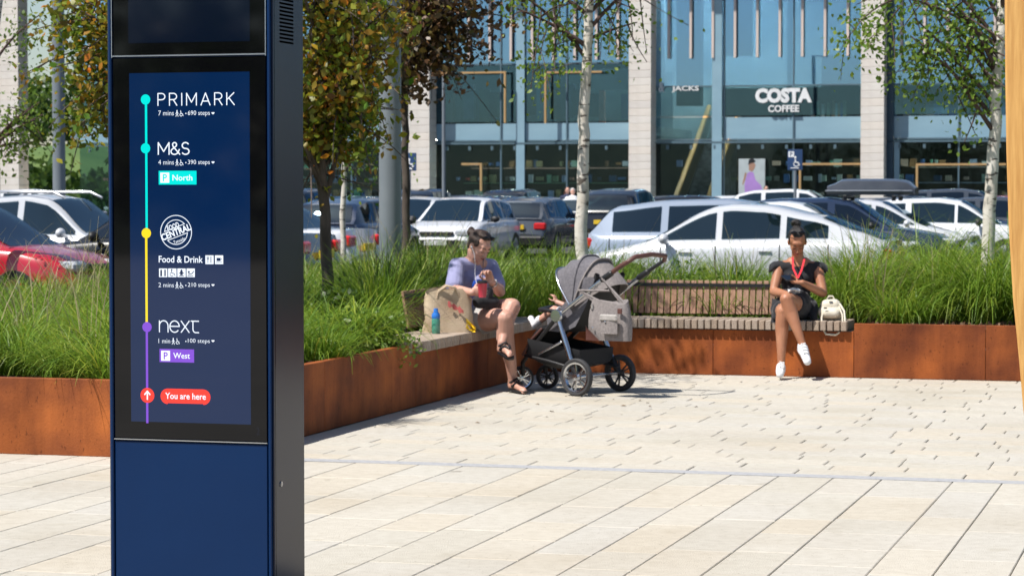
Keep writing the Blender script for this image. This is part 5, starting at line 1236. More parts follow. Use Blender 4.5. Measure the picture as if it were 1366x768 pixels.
# ---------------------------------------------------------------- woman in black on the right
p0 = W(1060, 430, 20.85); pR = thing('person', 'woman in black dress with red lanyard looking down at her phone', 'person', (p0.x, p0.y, 0), 0)
pel = W(1060, 411, 20.93); hr, hl = W(1047, 414, 20.90), W(1074, 413, 20.92)
wa = W(1062, 390, 20.99); chs = W(1064, 368, 20.99); nb_ = W(1065, 349, 20.95); sr, sl_ = W(1040, 355, 20.94), W(1090, 356, 20.94)
hc = W(1063.5, 323, 20.86)
er, wr_ = W(1032, 389, 20.84), W(1055, 394, 20.56); el_, wl_ = W(1098, 391, 20.82), W(1070, 377, 20.60)
kr, ar = W(1044, 415, 20.46), W(1042, 486, 20.42); kl, al = W(1049, 399, 20.42), W(1070, 458, 20.34)
mb = MB()
cap(mb, [pel + Vector((-.07, 0, .0)), pel + Vector((.07, 0, 0))], [.115, .115]); cap(mb, [pel, wa, chs], [.125, .105, .115]); cap(mb, [chs + Vector((-.07, 0, .02)), chs + Vector((.07, 0, .02))], [.10, .10])
cap(mb, [sr.lerp(sl_, .12), sr.lerp(sl_, .88)], [.052, .052]); cap(mb, [nb_ + Vector((-.055, .01, -.015)), nb_ + Vector((.055, .01, -.015))], [.055, .055])
X = head_frame(hc, (-.06, -1, -.72)); cap(mb, [nb_ + Vector((0, .01, -.03)), nb_.lerp(X @ Vector((0, -.02, -.05)), .6), X @ Vector((0, -.015, -.03))], [.056, .050, .052]); head(mb, X, .98)
for s_, e_, w_ in ((sr, er, wr_), (sl_, el_, wl_)):
    cap(mb, [s_, s_.lerp(e_, .5), e_], [.050, .044, .037]); cap(mb, [e_, e_.lerp(w_, .3), w_], [.037, .039, .025])
for h_, k_, a_ in ((hr, kr, ar), (hl, kl, al)):
    cap(mb, [h_, h_.lerp(k_, .5), k_], [.088, .080, .056]); mid = k_.lerp(a_, .32); mid += Vector((0, .02, 0)); cap(mb, [k_, mid, k_.lerp(a_, .75), a_], [.054, .057, .038, .031])
hand(mb, wr_, (.55, -.25, -.75), (-.3, .8, -.5), 28, .95, side=1)
hand(mb, wl_, (-1, -.12, .08), (0, -.15, 1), 32, .95, side=1, curls=[38, 34, 34, 38])
# feet inside shoes
fr_, fl_ = W(1040.5, 499, 20.28), W(1077, 482, 20.22)
cap(mb, [ar, ar + Vector((0, -.02, -.05)), fr_], [.032, .035, .026]); cap(mb, [al, al + Vector((.01, -.02, -.045)), fl_], [.032, .035, .026])
voxfuse(mb, 'body', M['skin_tan'], pR, .0052, 3)
face_parts(X, pR, .98)
mb = MB(); S_ = X
mb.ell((0, -.036, .042), (.078, .083, .081), X=X, nu=20, nv=14); mb.ell((0, -.055, .0), (.066, .055, .075), X=X); mb.ell((0, .0, .083), (.050, .055, .032), X=X)
for s_ in (1, -1): mb.ell((s_ * .064, -.004, .032), (.012, .034, .036), X=X)
cap(mb, [hc + Vector((-.004, .02, .09)), hc + Vector((-.006, .035, .15))], [.030, .034]); bun = hc + Vector((-.006, .03, .160)); mb.ell(bun + Vector((0, 0, .012)), (.034, .034, .026))
for i in range(9):
    a = i * 2 * math.pi / 9; mb.ell(bun + Vector((.022 * math.cos(a), .022 * math.sin(a), .010 * math.sin(a * 2))), (.024, .024, .022))
voxfuse(mb, 'hair', M['hair_black'], pR, .005, 2)
# sunglasses pushed up on the hair
sg = thing('sunglasses', 'black sunglasses pushed up on the hair of the woman in black', 'sunglasses', X @ Vector((0, .04, .12)))
for s_ in (1, -1):
    mb = MB(); mb.ell((s_ * .032, .036, .124), (.030, .014, .014), X=X, nu=16, nv=8); mb.build('lens', M['blackglass'], sg, smooth=60, world=True)
mb = MB(); mb.tube([(-.01, .046, .127), (.01, .046, .127)], .003, 6, X=X)
for s_ in (1, -1): mb.tube([(s_ * .06, .035, .12), (s_ * .08, .0, .08), (s_ * .082, -.02, .03)], .003, 6, X=X)
mb.build('frame', M['black_metal'], sg, world=True)
# dress
mb = MB(); I = .016
cap(mb, [pel + Vector((-.08, 0, -.01)), pel + Vector((.08, 0, -.01))], [.125, .125]); cap(mb, [pel, wa, chs], [.142, .122, .132]); cap(mb, [chs + Vector((-.07, -.005, .02)), chs + Vector((.07, -.005, .02))], [.117, .117])
for s_ in (1, -1): mb.ell(chs + Vector((s_ * .065, -.085, -.005)), (.062, .055, .06))
cap(mb, [sr.lerp(sl_, .06) + Vector((0, 0, -.012)), sr.lerp(sl_, .26) + Vector((0, 0, -.008))], [.060, .058]); cap(mb, [sr.lerp(sl_, .74) + Vector((0, 0, -.008)), sr.lerp(sl_, .94) + Vector((0, 0, -.012))], [.058, .060])
cap(mb, [hr, hr.lerp(kr, .60)], [.106, .096]); cap(mb, [hl, hl.lerp(kl, .50)], [.106, .096]); cap(mb, [W(1052, 400, 20.8), W(1066, 402, 20.72)], [.10, .10])
cap(mb, [W(1037, 410, 20.75), W(1033, 424, 20.60)], [.050, .022]); cap(mb, [W(1082, 410, 20.82), W(1086, 425, 20.70)], [.060, .030])
for sh, sd in ((sr, -1), (sl_, 1)):
    for a in range(7):
        an = R(-70 + a * 28); q_ = sh + Vector((sd * .055, .05 * math.sin(an), -.015 + .035 * math.cos(an))); cap(mb, [sh, q_, q_ + Vector((sd * .028, .012 * math.sin(an), -.03 * abs(math.sin(an)) - .004))], [.05, .022, .007])
voxfuse(mb, 'dress', M['dress'], pR, .0055, 3)
# draped skirt panels over the seat edge
for (a, b, c, d_) in ((W(1030, 398, 20.78), W(1048, 404, 20.60), W(1048, 429, 20.57), W(1028.5, 431, 20.60)),):
    mb = MB(); P_ = []
    for i in range(9):
        row = []
        for j in range(7):
            s_, t_ = i / 8, j / 6; p = (a.lerp(b, s_)).lerp(d_.lerp(c, s_), t_) + Vector((0, .012 * math.sin(s_ * 14) * t_, 0)); row.append(p)
        P_.append(row)
    P2 = [[p + Vector((0, .008, 0)) for p in row] for row in P_]; mb.grid(P_); mb.grid(P2); mb.build('skirt_hem', M['dress'], pR, smooth=70, world=True)
# sneakers
def sneaker(toe, ank, name='shoe'):
    toe, ank = Vector(toe), Vector(ank); mb = MB(); d = (toe - ank); f = d.normalized(); heel = ank + Vector((0, .025, -.055)) - Vector((f.x, f.y, 0)) * .01
    cap(mb, [heel, ank.lerp(toe, .45) + Vector((0, 0, -.012)), toe], [.036, .040, .032]); cap(mb, [ank + Vector((0, .004, -.05)), ank + Vector((0, .004, -.022))], [.038, .039]); cap(mb, [ank.lerp(toe, .25), ank.lerp(toe, .6)], [.038, .036])
    return mb, heel
for toe, ank in ((fr_, ar), (fl_, al)):
    mb, heel = sneaker(toe, ank); sh = voxfuse(mb, 'shoe', M['shoe_w'], pR, .005, 2)
    mb = MB(); ax = (toe - ank).normalized(); rt = ax.cross(Vector((0, -1, .3))).normalized(); up = rt.cross(ax).normalized()
    if up.y > 0: up = -up
    for i in range(4):
        c = ank.lerp(toe, .15 + .16 * i) + up * .040; mb.tube([c - rt * .02, c + rt * .02 + ax * .008], .0032, 6); mb.tube([c + rt * .02, c - rt * .02 + ax * .008], .0032, 6)
    lo = mb.build('laces', M['white'], sh, world=True)
# lanyard
mb = MB(); nl, nr = W(1057, 343, 20.80), W(1073, 345, 20.82); mt = W(1064, 371, 20.62)
for a, m_ in ((nl, W(1058, 358, 20.72)), (nr, W(1069, 360, 20.73))):
    pts = [nb_ + Vector((math.copysign(.05, a.x - nb_.x), .03, .03)), a, m_, mt]; wd = Vector((.008, 0, 0)); P_ = []
    for i in range(13):
        t = i / 12 * 3; k_ = min(2, int(t)); p = pts[k_].lerp(pts[k_ + 1], t - k_) + Vector((0, -.012, 0)); P_.append([p - wd, p + wd])
    P_2 = [[p + Vector((0, .003, 0)) for p in row] for row in P_]; mb.grid(P_); mb.grid(P_2)
ly = mb.build('lanyard', M['lan'], None); tag(ly, 'bright red lanyard hanging round the neck of the woman in black', 'lanyard')
# phone, tissue
ph = thing('smartphone', 'dark smartphone held in the left hand of the woman in black', 'phone', W(1051, 370.5, 20.52)); ph.rotation_euler = (R(14), R(-6), R(12))
mb = MB(); mb.box((0, 0, 0), (.075, .148, .009), .003); mb.build('casing', M['black_metal'], ph); mb = MB(); mb.box((0, 0, .005), (.068, .138, .001)); mb.build('screen', M['blackglass'], ph)
mb = MB(); P_ = []; c0 = W(1059, 389, 20.55); q_ = random.Random(4)
for i in range(7): P_.append([c0 + Vector(((i - 3) * .016, (j - 3) * .012 - .01, q_.uniform(-.006, .006) + .018 * math.cos((i - 3) * .4) + .014 * math.sin(j * 1.4))) for j in range(7)])
mb.grid(P_); ti = mb.build('paper_wrapper', M['white'], None, smooth=50); tag(ti, 'crumpled white paper resting in the lap of the woman in black', 'paper')
# ---------------------------------------------------------------- woman in lilac on the left
p0 = W(630, 430, 19.5); pL = thing('person', 'woman in lilac t-shirt and pale shorts sitting cross-legged with a cup', 'person', (p0.x, p0.y, 0), 0)
pel = W(629, 425, 19.52); hr, hl = W(625, 428, 19.42), W(642, 422, 19.60); wa = W(629, 400, 19.55); chs = W(630, 371, 19.52); nb_ = W(632, 348, 19.44)
sr, sl_ = W(609, 354, 19.36), W(655, 355, 19.58); hc = W(639.5, 328, 19.36)
er, wr_ = W(605, 387, 19.14), W(630, 390, 18.95); el_, wl_ = W(667, 389, 19.36), W(656, 376, 19.14)
kr, ar = W(674, 424, 19.0), W(684, 505.5, 19.08); kl, al = W(683, 409, 19.14), W(670, 457, 18.96)
mb = MB()
cap(mb, [pel + Vector((-.07, -.05, 0)), pel + Vector((.07, .05, 0))], [.125, .125]); cap(mb, [pel, wa, chs], [.135, .12, .12]); cap(mb, [sr.lerp(sl_, .12), sr.lerp(sl_, .88)], [.055, .055]); cap(mb, [nb_ + Vector((-.05, -.03, -.02)), nb_ + Vector((.05, .03, -.02))], [.058, .058])
X = head_frame(hc, (.66, -.72, -.60), R(-3)); cap(mb, [nb_ + Vector((0, 0, -.03)), X @ Vector((0, -.03, -.05)), X @ Vector((0, -.01, -.02))], [.060, .056, .055]); head(mb, X, 1.02)
for s_, e_, w_ in ((sr, er, wr_), (sl_, el_, wl_)):
    cap(mb, [s_, s_.lerp(e_, .5), e_], [.056, .052, .043]); cap(mb, [e_, e_.lerp(w_, .3), w_], [.043, .044, .028])
for h_, k_, a_ in ((hr, kr, ar), (hl, kl, al)):
    cap(mb, [h_, h_.lerp(k_, .5), k_], [.105, .098, .068]); mid = k_.lerp(a_, .33) + Vector((-.02, .01, 0)); cap(mb, [k_, mid, k_.lerp(a_, .72), a_], [.066, .070, .046, .036])
cup = W(643.5, 386, 18.93)
hand(mb, wr_, (1, -.02, .18), (.1, 1, .1), 52, 1.0, side=1)
hand(mb, wl_, (-.35, -.25, .9), (-.5, -.7, -.3), 60, 1.0, side=-1)
tr_, tl_ = W(699, 521.5, 18.86), W(680, 472, 18.84)
for a_, t_ in ((ar, tr_), (al, tl_)):
    f = (t_ - a_); fh = Vector((f.x, f.y, 0)).normalized(); side = fh.cross(Vector((0, 0, 1)))
    hl_ = a_ + Vector((0, 0, -.05)) - fh * .02; cap(mb, [a_, hl_], [.037, .034]); cap(mb, [hl_, a_.lerp(t_, .55) + Vector((0, 0, -.005)), t_], [.034, .036, .024])
    ax = f.normalized()
    for i in range(5):
        o_ = side * (.024 - .012 * i); q_ = t_ + o_ * .9; cap(mb, [q_ - ax * .02, q_ + ax * (.030 - .004 * i)], [.011 - .001 * i, .0085 - .0007 * i], 8)
voxfuse(mb, 'body', M['skin_pale'], pL, .0052, 3); face_parts(X, pL, 1.02)
mb = MB(); mb.ell((0, -.026, .036), (.081, .094, .086), X=X, nu=20, nv=14); mb.ell((0, -.055, -.015), (.064, .052, .070), X=X)
for s_ in (1, -1): mb.ell((s_ * .062, .006, .036), (.017, .040, .034), X=X)
mb.ell((0, -.135, .040), (.038, .038, .036), X=X); mb.ell((-.012, -.160, .046), (.028, .026, .028), X=X); mb.ell((0, -.10, .035), (.034, .04, .03), X=X); mb.ell((0, .0, .10), (.06, .07, .03), X=X)
voxfuse(mb, 'hair', M['hair_brown'], pL, .005, 2)
sg = thing('sunglasses', 'dark sunglasses pushed up on the head of the woman in lilac', 'sunglasses', X @ Vector((0, .05, .1)))
for s_ in (1, -1):
    mb = MB(); mb.ell((s_ * .034, .058, .104), (.030, .014, .018), X=X, nu=16, nv=8); mb.build('lens', M['blackglass'], sg, smooth=60, world=True)
mb = MB(); mb.tube([(-.012, .07, .106), (.012, .07, .106)], .003, 6, X=X)
for s_ in (1, -1): mb.tube([(s_ * .062, .05, .10), (s_ * .084, .01, .06), (s_ * .086, -.02, .02)], .003, 6, X=X)
mb.build('frame', M['black_metal'], sg, world=True)
# t-shirt, shorts
mb = MB()
cap(mb, [pel + Vector((-.05, -.03, .03)), wa, chs], [.150, .148, .142]); cap(mb, [chs + Vector((-.06, -.05, .02)), chs + Vector((.06, .05, .02))], [.125, .125]); mb.ell(chs + Vector((.07, -.10, -.03)), (.09, .07, .065)); mb.ell(chs + Vector((.105, -.03, -.03)), (.06, .07, .06))
cap(mb, [sr.lerp(sl_, .03) + Vector((0, 0, -.01)), sr.lerp(sl_, .28) + Vector((0, 0, -.008))], [.064, .066]); cap(mb, [sr.lerp(sl_, .72) + Vector((0, 0, -.008)), sr.lerp(sl_, .97) + Vector((0, 0, -.01))], [.066, .064])
cap(mb, [sr, sr.lerp(er, .45), sr.lerp(er, .82)], [.062, .066, .070]); cap(mb, [sl_, sl_.lerp(el_, .4), sl_.lerp(el_, .72)], [.060, .062, .064])
for s__ in (sr, sl_): cap(mb, [nb_ + Vector((0, 0, -.035)), nb_.lerp(s__, .5) + Vector((0, 0, -.012)), s__ + Vector((0, 0, .0))], [.062, .060, .060]); cap(mb, [wa + Vector((-.09, .0, -.04)), wa + Vector((.09, -.04, -.04))], [.10, .10])
voxfuse(mb, 'tshirt', M['lilac'], pL, .0055, 3)
mb = MB(); cap(mb, [pel + Vector((-.07, -.05, -.01)), pel + Vector((.07, .05, -.01))], [.136, .136]); cap(mb, [hr, hr.lerp(kr, .42)], [.118, .112]); cap(mb, [hl, hl.lerp(kl, .42)], [.118, .112])
voxfuse(mb, 'shorts', M['shorts'], pL, .0055, 3)
# shirt print: blue patch following the chest
mb = MB(); P_ = []
ctr = chs + Vector((.055, -.185, -.05))
for i in range(7):
    row = []
    for j in range(7):
        a, b_ = (i - 3) / 3, (j - 3) / 3; rr_ = 1 - .25 * (abs(a) * abs(b_)); row.append(ctr + Vector((.055 * a * rr_, .035 * a - .018 * (1 - a * a) - .012 * (1 - b_ * b_), .050 * b_ * rr_)))
    P_.append(row)
mb.grid(P_); mb.build('shirt_print', plain('print_blue', (0.02, 0.10, 0.55), .7), pL, smooth=80, world=True)
# sandals
for a_, t_, nm in ((ar, tr_, 1), (al, tl_, 0)):
    f = t_ - a_; fh = Vector((f.x, f.y, 0)).normalized(); ax = f.normalized(); side = ax.cross(Vector((0, 0, 1))).normalized(); dn = side.cross(ax).normalized(); dn = dn if dn.z < 0 else -dn
    hl_ = a_ + Vector((0, 0, -.05)) - fh * .03; mb = MB(); st = [hl_ + Vector((0, 0, -.036)), a_.lerp(t_, .5) + dn * .042, t_ + dn * .030 + ax * .04]; P_ = []
    if nm: st = [Vector((s.x, s.y, .012)) for s in st]
    for i in range(9):
        u_ = i / 8; p = st[0] * (1 - u_) ** 2 + st[1] * 2 * u_ * (1 - u_) + st[2] * u_ ** 2; w_ = .034 + .010 * math.sin(u_ * 3.1); w_ *= (.7 if i in (0, 8) else 1)
        P_.append([p - side * w_, p - side * w_ - dn * .016, p + side * w_ - dn * .016, p + side * w_])
    mb.grid(P_, closed=True); mb.add(P_[0], [(0, 1, 2, 3)]); mb.add(P_[-1], [(0, 1, 2, 3)]); sd_ = mb.build('sandal', M['sand'], pL, smooth=50, world=True, fixn=True)
    mb = MB(); m_ = a_.lerp(t_, .62) - dn * .032
    for q_ in (-1, 1):
        s0 = a_.lerp(t_, .42) + side * .044 * q_ + dn * .02; mb.tube([s0, s0.lerp(m_, .6) - dn * .015, m_ + ax * .03], [.012, .013, .009], 8)
    mb.tube([a_.lerp(t_, .2) + side * .042 + dn * .01, a_.lerp(t_, .35) - dn * .042, a_.lerp(t_, .2) - side * .042 + dn * .01], .009, 8)
    mb.build('strap', M['sand'], sd_, world=True, smooth=60)
# earphone wire
mb = MB(); ea = X @ Vector((-.080, .004, -.008)); ea2 = X @ Vector((-.08, .01, -.01))
ear = max([X @ Vector((s_ * .085, .008, -.008)) for s_ in (1, -1)], key=lambda p: -p.y)
mb.ell(ear, .008); mb.tube([ear, ear + Vector((.02, -.03, -.05)), W(634, 352, 19.28), W(633.5, 365, 19.30), W(636, 380, 19.25)], .0022, 6)
e_ = mb.build('earphones', M['white'], None, smooth=60); tag(e_, 'white wired earphones worn by the woman in lilac', 'earphones')
# bracelet
mb = MB(); c = wl_.lerp(el_, .12); dd = (el_ - wl_).normalized(); a1 = dd.cross(Vector((0, 1, 0))).normalized(); a2 = dd.cross(a1)
mb.tube([c + (a1 * math.cos(i * .524) + a2 * math.sin(i * .524)) * .034 for i in range(13)], .006, 6); b_ = mb.build('bracelet', M['silver'], None, smooth=60); tag(b_, 'pale bracelet on the raised left wrist of the woman in lilac', 'bracelet')
# cup with straw
cu = thing('drinks_cup', 'red cup with black lid and straw held by the woman in lilac', 'cup', cup + Vector((0, 0, -.06)))
mb = MB(); mb.lathe([(0, 0), (.028, 0), (.038, .11), (.040, .112)], 20); mb.build('cup', plain('cup_red', (0.55, 0.05, 0.08), .35), cu, smooth=40)
mb = MB(); mb.lathe([(.041, .108), (.041, .122), (.03, .130), (0, .132)], 20); mb.build('lid', M['black_metal'], cu, smooth=40)
mo = cu.matrix_world.inverted() if False else None
mth = X @ Vector((0, .098, -.062)); lp = Vector(cu.location); mb = MB(); mb.tube([(0, 0, .125), tuple((mth - lp) * .55 + Vector((0, 0, .055))), tuple(mth - lp)], .0035, 8); mb.build('straw', M['black_metal'], cu)
# black pouch in the lap
mb = MB(); c = W(648, 397, 19.12); cap(mb, [c + Vector((-.05, -.02, -.03)), c + Vector((.06, .03, -.04))], [.055, .05]); cap(mb, [c + Vector((.0, 0, -.02)), c + Vector((.03, 0, .05))], [.045, .03])
b_ = voxfuse(mb, 'pouch', M['dress'], None, .006, 3, world=False); tag(b_, 'soft black pouch bag in the lap of the woman in lilac', 'bag')
# ---------------------------------------------------------------- tote bag, bottle, crisp packet
M['jute'] = mat('jute', (0.40, 0.29, 0.19), (0.55, 0.43, 0.30), 6, .9, bump=.5, bscale=120)
bc = W(598, 446, 19.0); tt = thing('tote_bag', 'big beige jute tote bag with red print on the bench beside the woman in lilac', 'bag', (bc.x, bc.y, ZS), R(6))
mb = MB(); P_ = []
for i in range(11):
    z = .31 * i / 10; f = i / 10; row = []
    for j in range(24):
        a = j / 24 * 2 * math.pi; ca, sa = math.cos(a), math.sin(a); px_ = .190 * math.copysign(abs(ca) ** .45, ca) * (1 - .10 * f + .015 * math.sin(z * 30)); py_ = .085 * math.copysign(abs(sa) ** .6, sa) * (1 - .35 * f) * (1 + .10 * math.sin(a * 3 + z * 18))
        row.append((px_ + .012 * math.sin(z * 25 + j), py_, z - .025 * math.sin(a * 2 + 1) * f - .03 * f * (ca > .3)))
    P_.append(row)
mb.grid(P_, closed=True); mb.add(P_[0], [tuple(range(24))]); mb.build('bag_body', M['jute'], tt, smooth=70, fixn=True)
for s_ in (-1, 1):
    mb = MB(); mb.tube([(-.09, s_ * .05, .26), (-.08, s_ * .055, .31), (-.02, s_ * .06 - .03, .355), (.05, s_ * .05 - .02, .34), (.09, s_ * .05, .25)], .010, 8); mb.build('handle', M['jute'], tt, smooth=60)
mb = MB(); P_ = [[(-.01 + .12 * i / 8, -.0865 - .008 * math.sin(i * 1.1), .222 - .008 * i + (.018 + .012 * math.sin(i * 2.3)) * (j - 1)) for j in range(3)] for i in range(9)]
mb.grid(P_); mb.build('red_print', plain('red_print', (0.45, 0.10, 0.09), .85), tt, smooth=60)
bp = W(581.5, 447, 18.78); bt = thing('water_bottle', 'blue-lidded bottle with green drink standing in front of the tote bag', 'bottle', (bp.x, bp.y, ZS))
mb = MB(); mb.lathe([(0, .0), (.030, 0), (.033, .01), (.033, .10), (.030, .115), (0, .115)], 20); mb.build('bottle_body', mat('green_drink', (0.06, 0.26, 0.20), (0.10, 0.36, 0.24), 5, .15, coat=.7), bt, smooth=40)
mb = MB(); mb.lathe([(.030, .112), (.032, .12), (.032, .145), (.018, .165), (.016, .19), (0, .192)], 20); mb.build('lid', plain('lid_blue', (0.03, 0.18, 0.6), .3), bt, smooth=40)
cpk = W(628, 446, 18.95); mb = MB(); P_ = []
for i in range(7): P_.append([Vector((cpk.x - .035 + .012 * i, cpk.y + .02 * math.sin(j * 2 + i), ZS + .002 + .11 * j / 6 * (1 - .1 * i) )) + Vector((.006 * math.sin(j * 3), -.012 * math.cos(i), 0)) for j in range(7)])
mb.grid(P_); o = mb.build('snack_packet', plain('packet_yellow', (0.75, 0.52, 0.03), .35), None, smooth=60); tag(o, 'yellow snack packet on the bench between tote bag and thigh', 'packet')
# ---------------------------------------------------------------- cream backpack beside the woman in black
M['cream'] = mat('cream_leatherette', (0.58, 0.53, 0.42), (0.70, 0.65, 0.54), 8, .6, bump=.3, bscale=20)
bb = W(1108, 431, 20.72); bk = thing('small_backpack', 'small cream backpack with a dangling strap on the bench end', 'bag', (bb.x, bb.y, ZS), R(-10))
mb = MB(); cap(mb, [(-.045, 0, .065), (.045, 0, .065)], [.062, .062]); cap(mb, [(-.035, .01, .12), (.03, .01, .125)], [.055, .055]); cap(mb, [(-.03, -.045, .06), (.035, -.045, .06)], [.042, .042])
X_ = Matrix.Translation((bb.x, bb.y, ZS)) @ Matrix.Rotation(R(-10), 4, 'Z'); mb.v = [X_ @ p for p in mb.v]; voxfuse(mb, 'bag_body', M['cream'], bk, .006, 3)
mb = MB(); mb.tube([(-.03, .02, .175), (-.015, .02, .20), (.015, .02, .20), (.03, .02, .172)], .007, 8); mb.build('grab_handle', M['cream'], bk, smooth=60)
mb = MB(); mb.tube([(.075, -.02, .14), (.115, -.06, .08), (.125, -.10, 0), (.10, -.13, -.08), (.05, -.145, -.115), (-.03, -.14, -.11), (-.065, -.12, -.06), (-.07, -.09, .02), (-.06, -.05, .09)], .0085, 8); mb.build('shoulder_strap', M['cream'], bk, smooth=60)
mb = MB(); mb.tube([(.07, -.03, .12), (.10, -.07, .05), (.105, -.10, -.02), (.085, -.12, -.07)], .007, 8); mb.build('shoulder_strap', M['cream'], bk, smooth=60)
mb = MB(); mb.box((-.04, -.090, .105), (.03, .006, .012), .002); mb.box((-.01, -.05, .185), (.03, .02, .015), .004); mb.build('buckle', M['black_metal'], bk)
# ================================================================== PUSHCHAIR
M['pram_grey'] = mat('grey_melange', (0.10, 0.095, 0.108), (0.15, 0.14, 0.155), 60, .9, bump=.3, bscale=150, sheen=.2)
M['pram_lite'] = mat('greige_fabric', (0.20, 0.175, 0.17), (0.27, 0.24, 0.23), 60, .9, bump=.3, bscale=150)
M['pram_black'] = plain('black_fabric', (0.012, 0.012, 0.014), .8); M['tan'] = plain('tan_leather', (0.10, 0.04, 0.032), .5); M['chrome'] = plain('satin_chrome', (0.62, 0.64, 0.68), .22, 1.0); M['tyre_grey'] = plain('pram_tyre', (0.035, 0.035, 0.038), .7)
RA = Vector((0.665, 18.93, 0)); FA = Vector((-.79, .61, 0)).normalized(); SA = Vector((.61, .79, 0)).normalized()
rzp = math.atan2(FA.y, FA.x); pc = thing('pushchair', 'grey pushchair with chrome frame and hanging changing bag, parked before the bench', 'pushchair', RA, rzp)
PX = WM[pc.name]                                  # local: x forward (to the left), y = -SA side ... computed
sgn = -1 if (Matrix.Rotation(rzp, 3, 'Z') @ Vector((0, 1, 0))).dot(SA) < 0 else 1
def Q(f, s_, z): return Vector((f, s_ * sgn, z))
def qpx(px, py, s_):       # local point on the vertical plane at side offset s_
    p = onplane(px, py, RA + SA * s_, SA); p = PX.inverted() @ p; return Vector((p.x, p.y, p.z))
def wheel(c, r_, w_, name='wheel', rimm='chrome', sw=0.0):
    X = Matrix.Translation(c) @ Matrix.Rotation(sw, 4, 'Z') @ Matrix.Rotation(R(90), 4, 'X')
    mb = MB(); a = r_ * .78; mb.lathe([(a, -w_ * .4), (r_ * .93, -w_ * .5), (r_, -w_ * .25), (r_, w_ * .25), (r_ * .93, w_ * .5), (a, w_ * .4), (a, -w_ * .4)], 36, X=X); wh = mb.build(name, M['tyre_grey'], pc, smooth=50)
    mb = MB(); mb.lathe([(r_ * .70, -w_ * .38), (a + .001, -w_ * .46), (a + .001, w_ * .46), (r_ * .70, w_ * .38), (r_ * .70, -w_ * .38)], 36, X=X)
    mb.lathe([(0, -w_ * .6), (r_ * .17, -w_ * .55), (r_ * .17, w_ * .55), (0, w_ * .6)], 16, X=X)
    for k in range(5):
        for d_ in (-.18, .18): mb.box((r_ * .43, 0, 0), (r_ * .60, .008, w_ * .35), X=X @ Matrix.Rotation(k * 1.2566 + d_, 4, 'Z'))
    mb.build('rim', M[rimm], wh, smooth=40); return wh
wheel(Q(0, -.285, .143), .143, .045); wheel(Q(0, .285, .143), .143, .045, rimm='tyre_grey')
wheel(Q(.66, -.11, .095), .095, .036, sw=R(48)); wheel(Q(.60, .145, .095), .095, .036, sw=R(12), rimm='tyre_grey')
def bar(name, pts, r_, m, smooth=60, n=12): mb = MB(); mb.tube(pts, r_, n, round_=True); return mb.build(name, M[m], pc, smooth=smooth)
bar('rear_axle', [Q(0, -.285, .143), Q(0, .285, .143)], .012, 'chrome')
for s_ in (-.24, .24):
    hub = qpx(744, 421, -.24); hub = Q(hub.x, s_, hub.z); hnd = qpx(838, 349, -.24); hnd2 = Q(hnd.x, s_, hnd.z); kne = qpx(806, 371, -.24); kne = Q(kne.x, s_, kne.z)
    bar('rear_leg', [hub, Q(.05, s_ * 1.12, .22)], .021, 'chrome'); bar('rear_leg_foot', [Q(.065, s_ * 1.12, .25), Q(0, s_ * 1.12, .145)], .026, 'black_metal')
    bar('push_bar', [hub, kne], .016, 'chrome'); bar('handle_joint', [kne.lerp(hub, .03), kne.lerp(hnd2, .28)], .024, 'black_metal')
    bar('handle_stem', [kne.lerp(hnd2, .2), hnd2], .015, 'black_metal')
    fr0 = qpx(712, 465, -.24); bar('front_leg', [hub, Q(.50, s_ * .8, .33), Q(.62, s_ * .62, .22), Q(.62, s_ * .60, .13)], .017, 'black_metal')
    mb = MB(); X_ = Matrix.Translation(hub) @ Matrix.Rotation(R(90), 4, 'X'); mb.lathe([(0, -.03), (.045, -.03), (.052, -.02), (.052, .02), (.045, .03), (0, .03)], 24, X=X_); mb.build('hub_joint', M['chrome'], pc, smooth=40)
top = [Q(hnd.x, -.24, hnd.z), Q(hnd.x - .035, -.20, hnd.z + .035), Q(hnd.x - .05, 0, hnd.z + .05), Q(hnd.x - .035, .20, hnd.z + .035), Q(hnd.x, .24, hnd.z)]
bar('handle_grip', top, .018, 'tan'); 
bar('handle_grip', [Q(hnd.x, -.24, hnd.z), Q(hnd.x + .07, -.243, hnd.z - .035), Q(hnd.x + .13, -.245, hnd.z - .075)], .018, 'tan')
bar('bumper_bar', [Q(hub.x + .02, -.22, hub.z + .03), Q(hub.x + .20, -.20, hub.z + .04), Q(hub.x + .25, 0, hub.z + .05), Q(hub.x + .20, .20, hub.z + .04), Q(hub.x + .02, .22, hub.z + .03)], .016, 'black_metal')
# chassis, basket
mb = MB(); P_ = []
for i in range(9):
    f = .02 + .50 * i / 8; row = []
    zb, zt_ = .19 + .06 * (abs(i - 3.5) / 4) ** 2, .345 + .07 * (i / 8)
    for s_, z in ((-.22, zt_), (-.215, zb + .03), (-.17, zb), (0, zb - .01), (.17, zb), (.215, zb + .03), (.22, zt_)): row.append(Q(f, s_, z))
    P_.append(row)
mb.grid(P_); mb.add(P_[0], [tuple(range(7))]); mb.add(P_[-1], [tuple(range(7))]); mb.build('basket', M['pram_black'], pc, smooth=60)
bar('chassis_rail', [Q(.0, -.24, .19), Q(.3, -.24, .25), Q(.56, -.19, .28)], .013, 'black_metal'); bar('chassis_rail', [Q(.0, .24, .19), Q(.3, .24, .25), Q(.56, .19, .28)], .013, 'black_metal')
bar('cross_brace', [Q(.18, -.24, .40), Q(.40, -.23, .30)], .010, 'chrome')
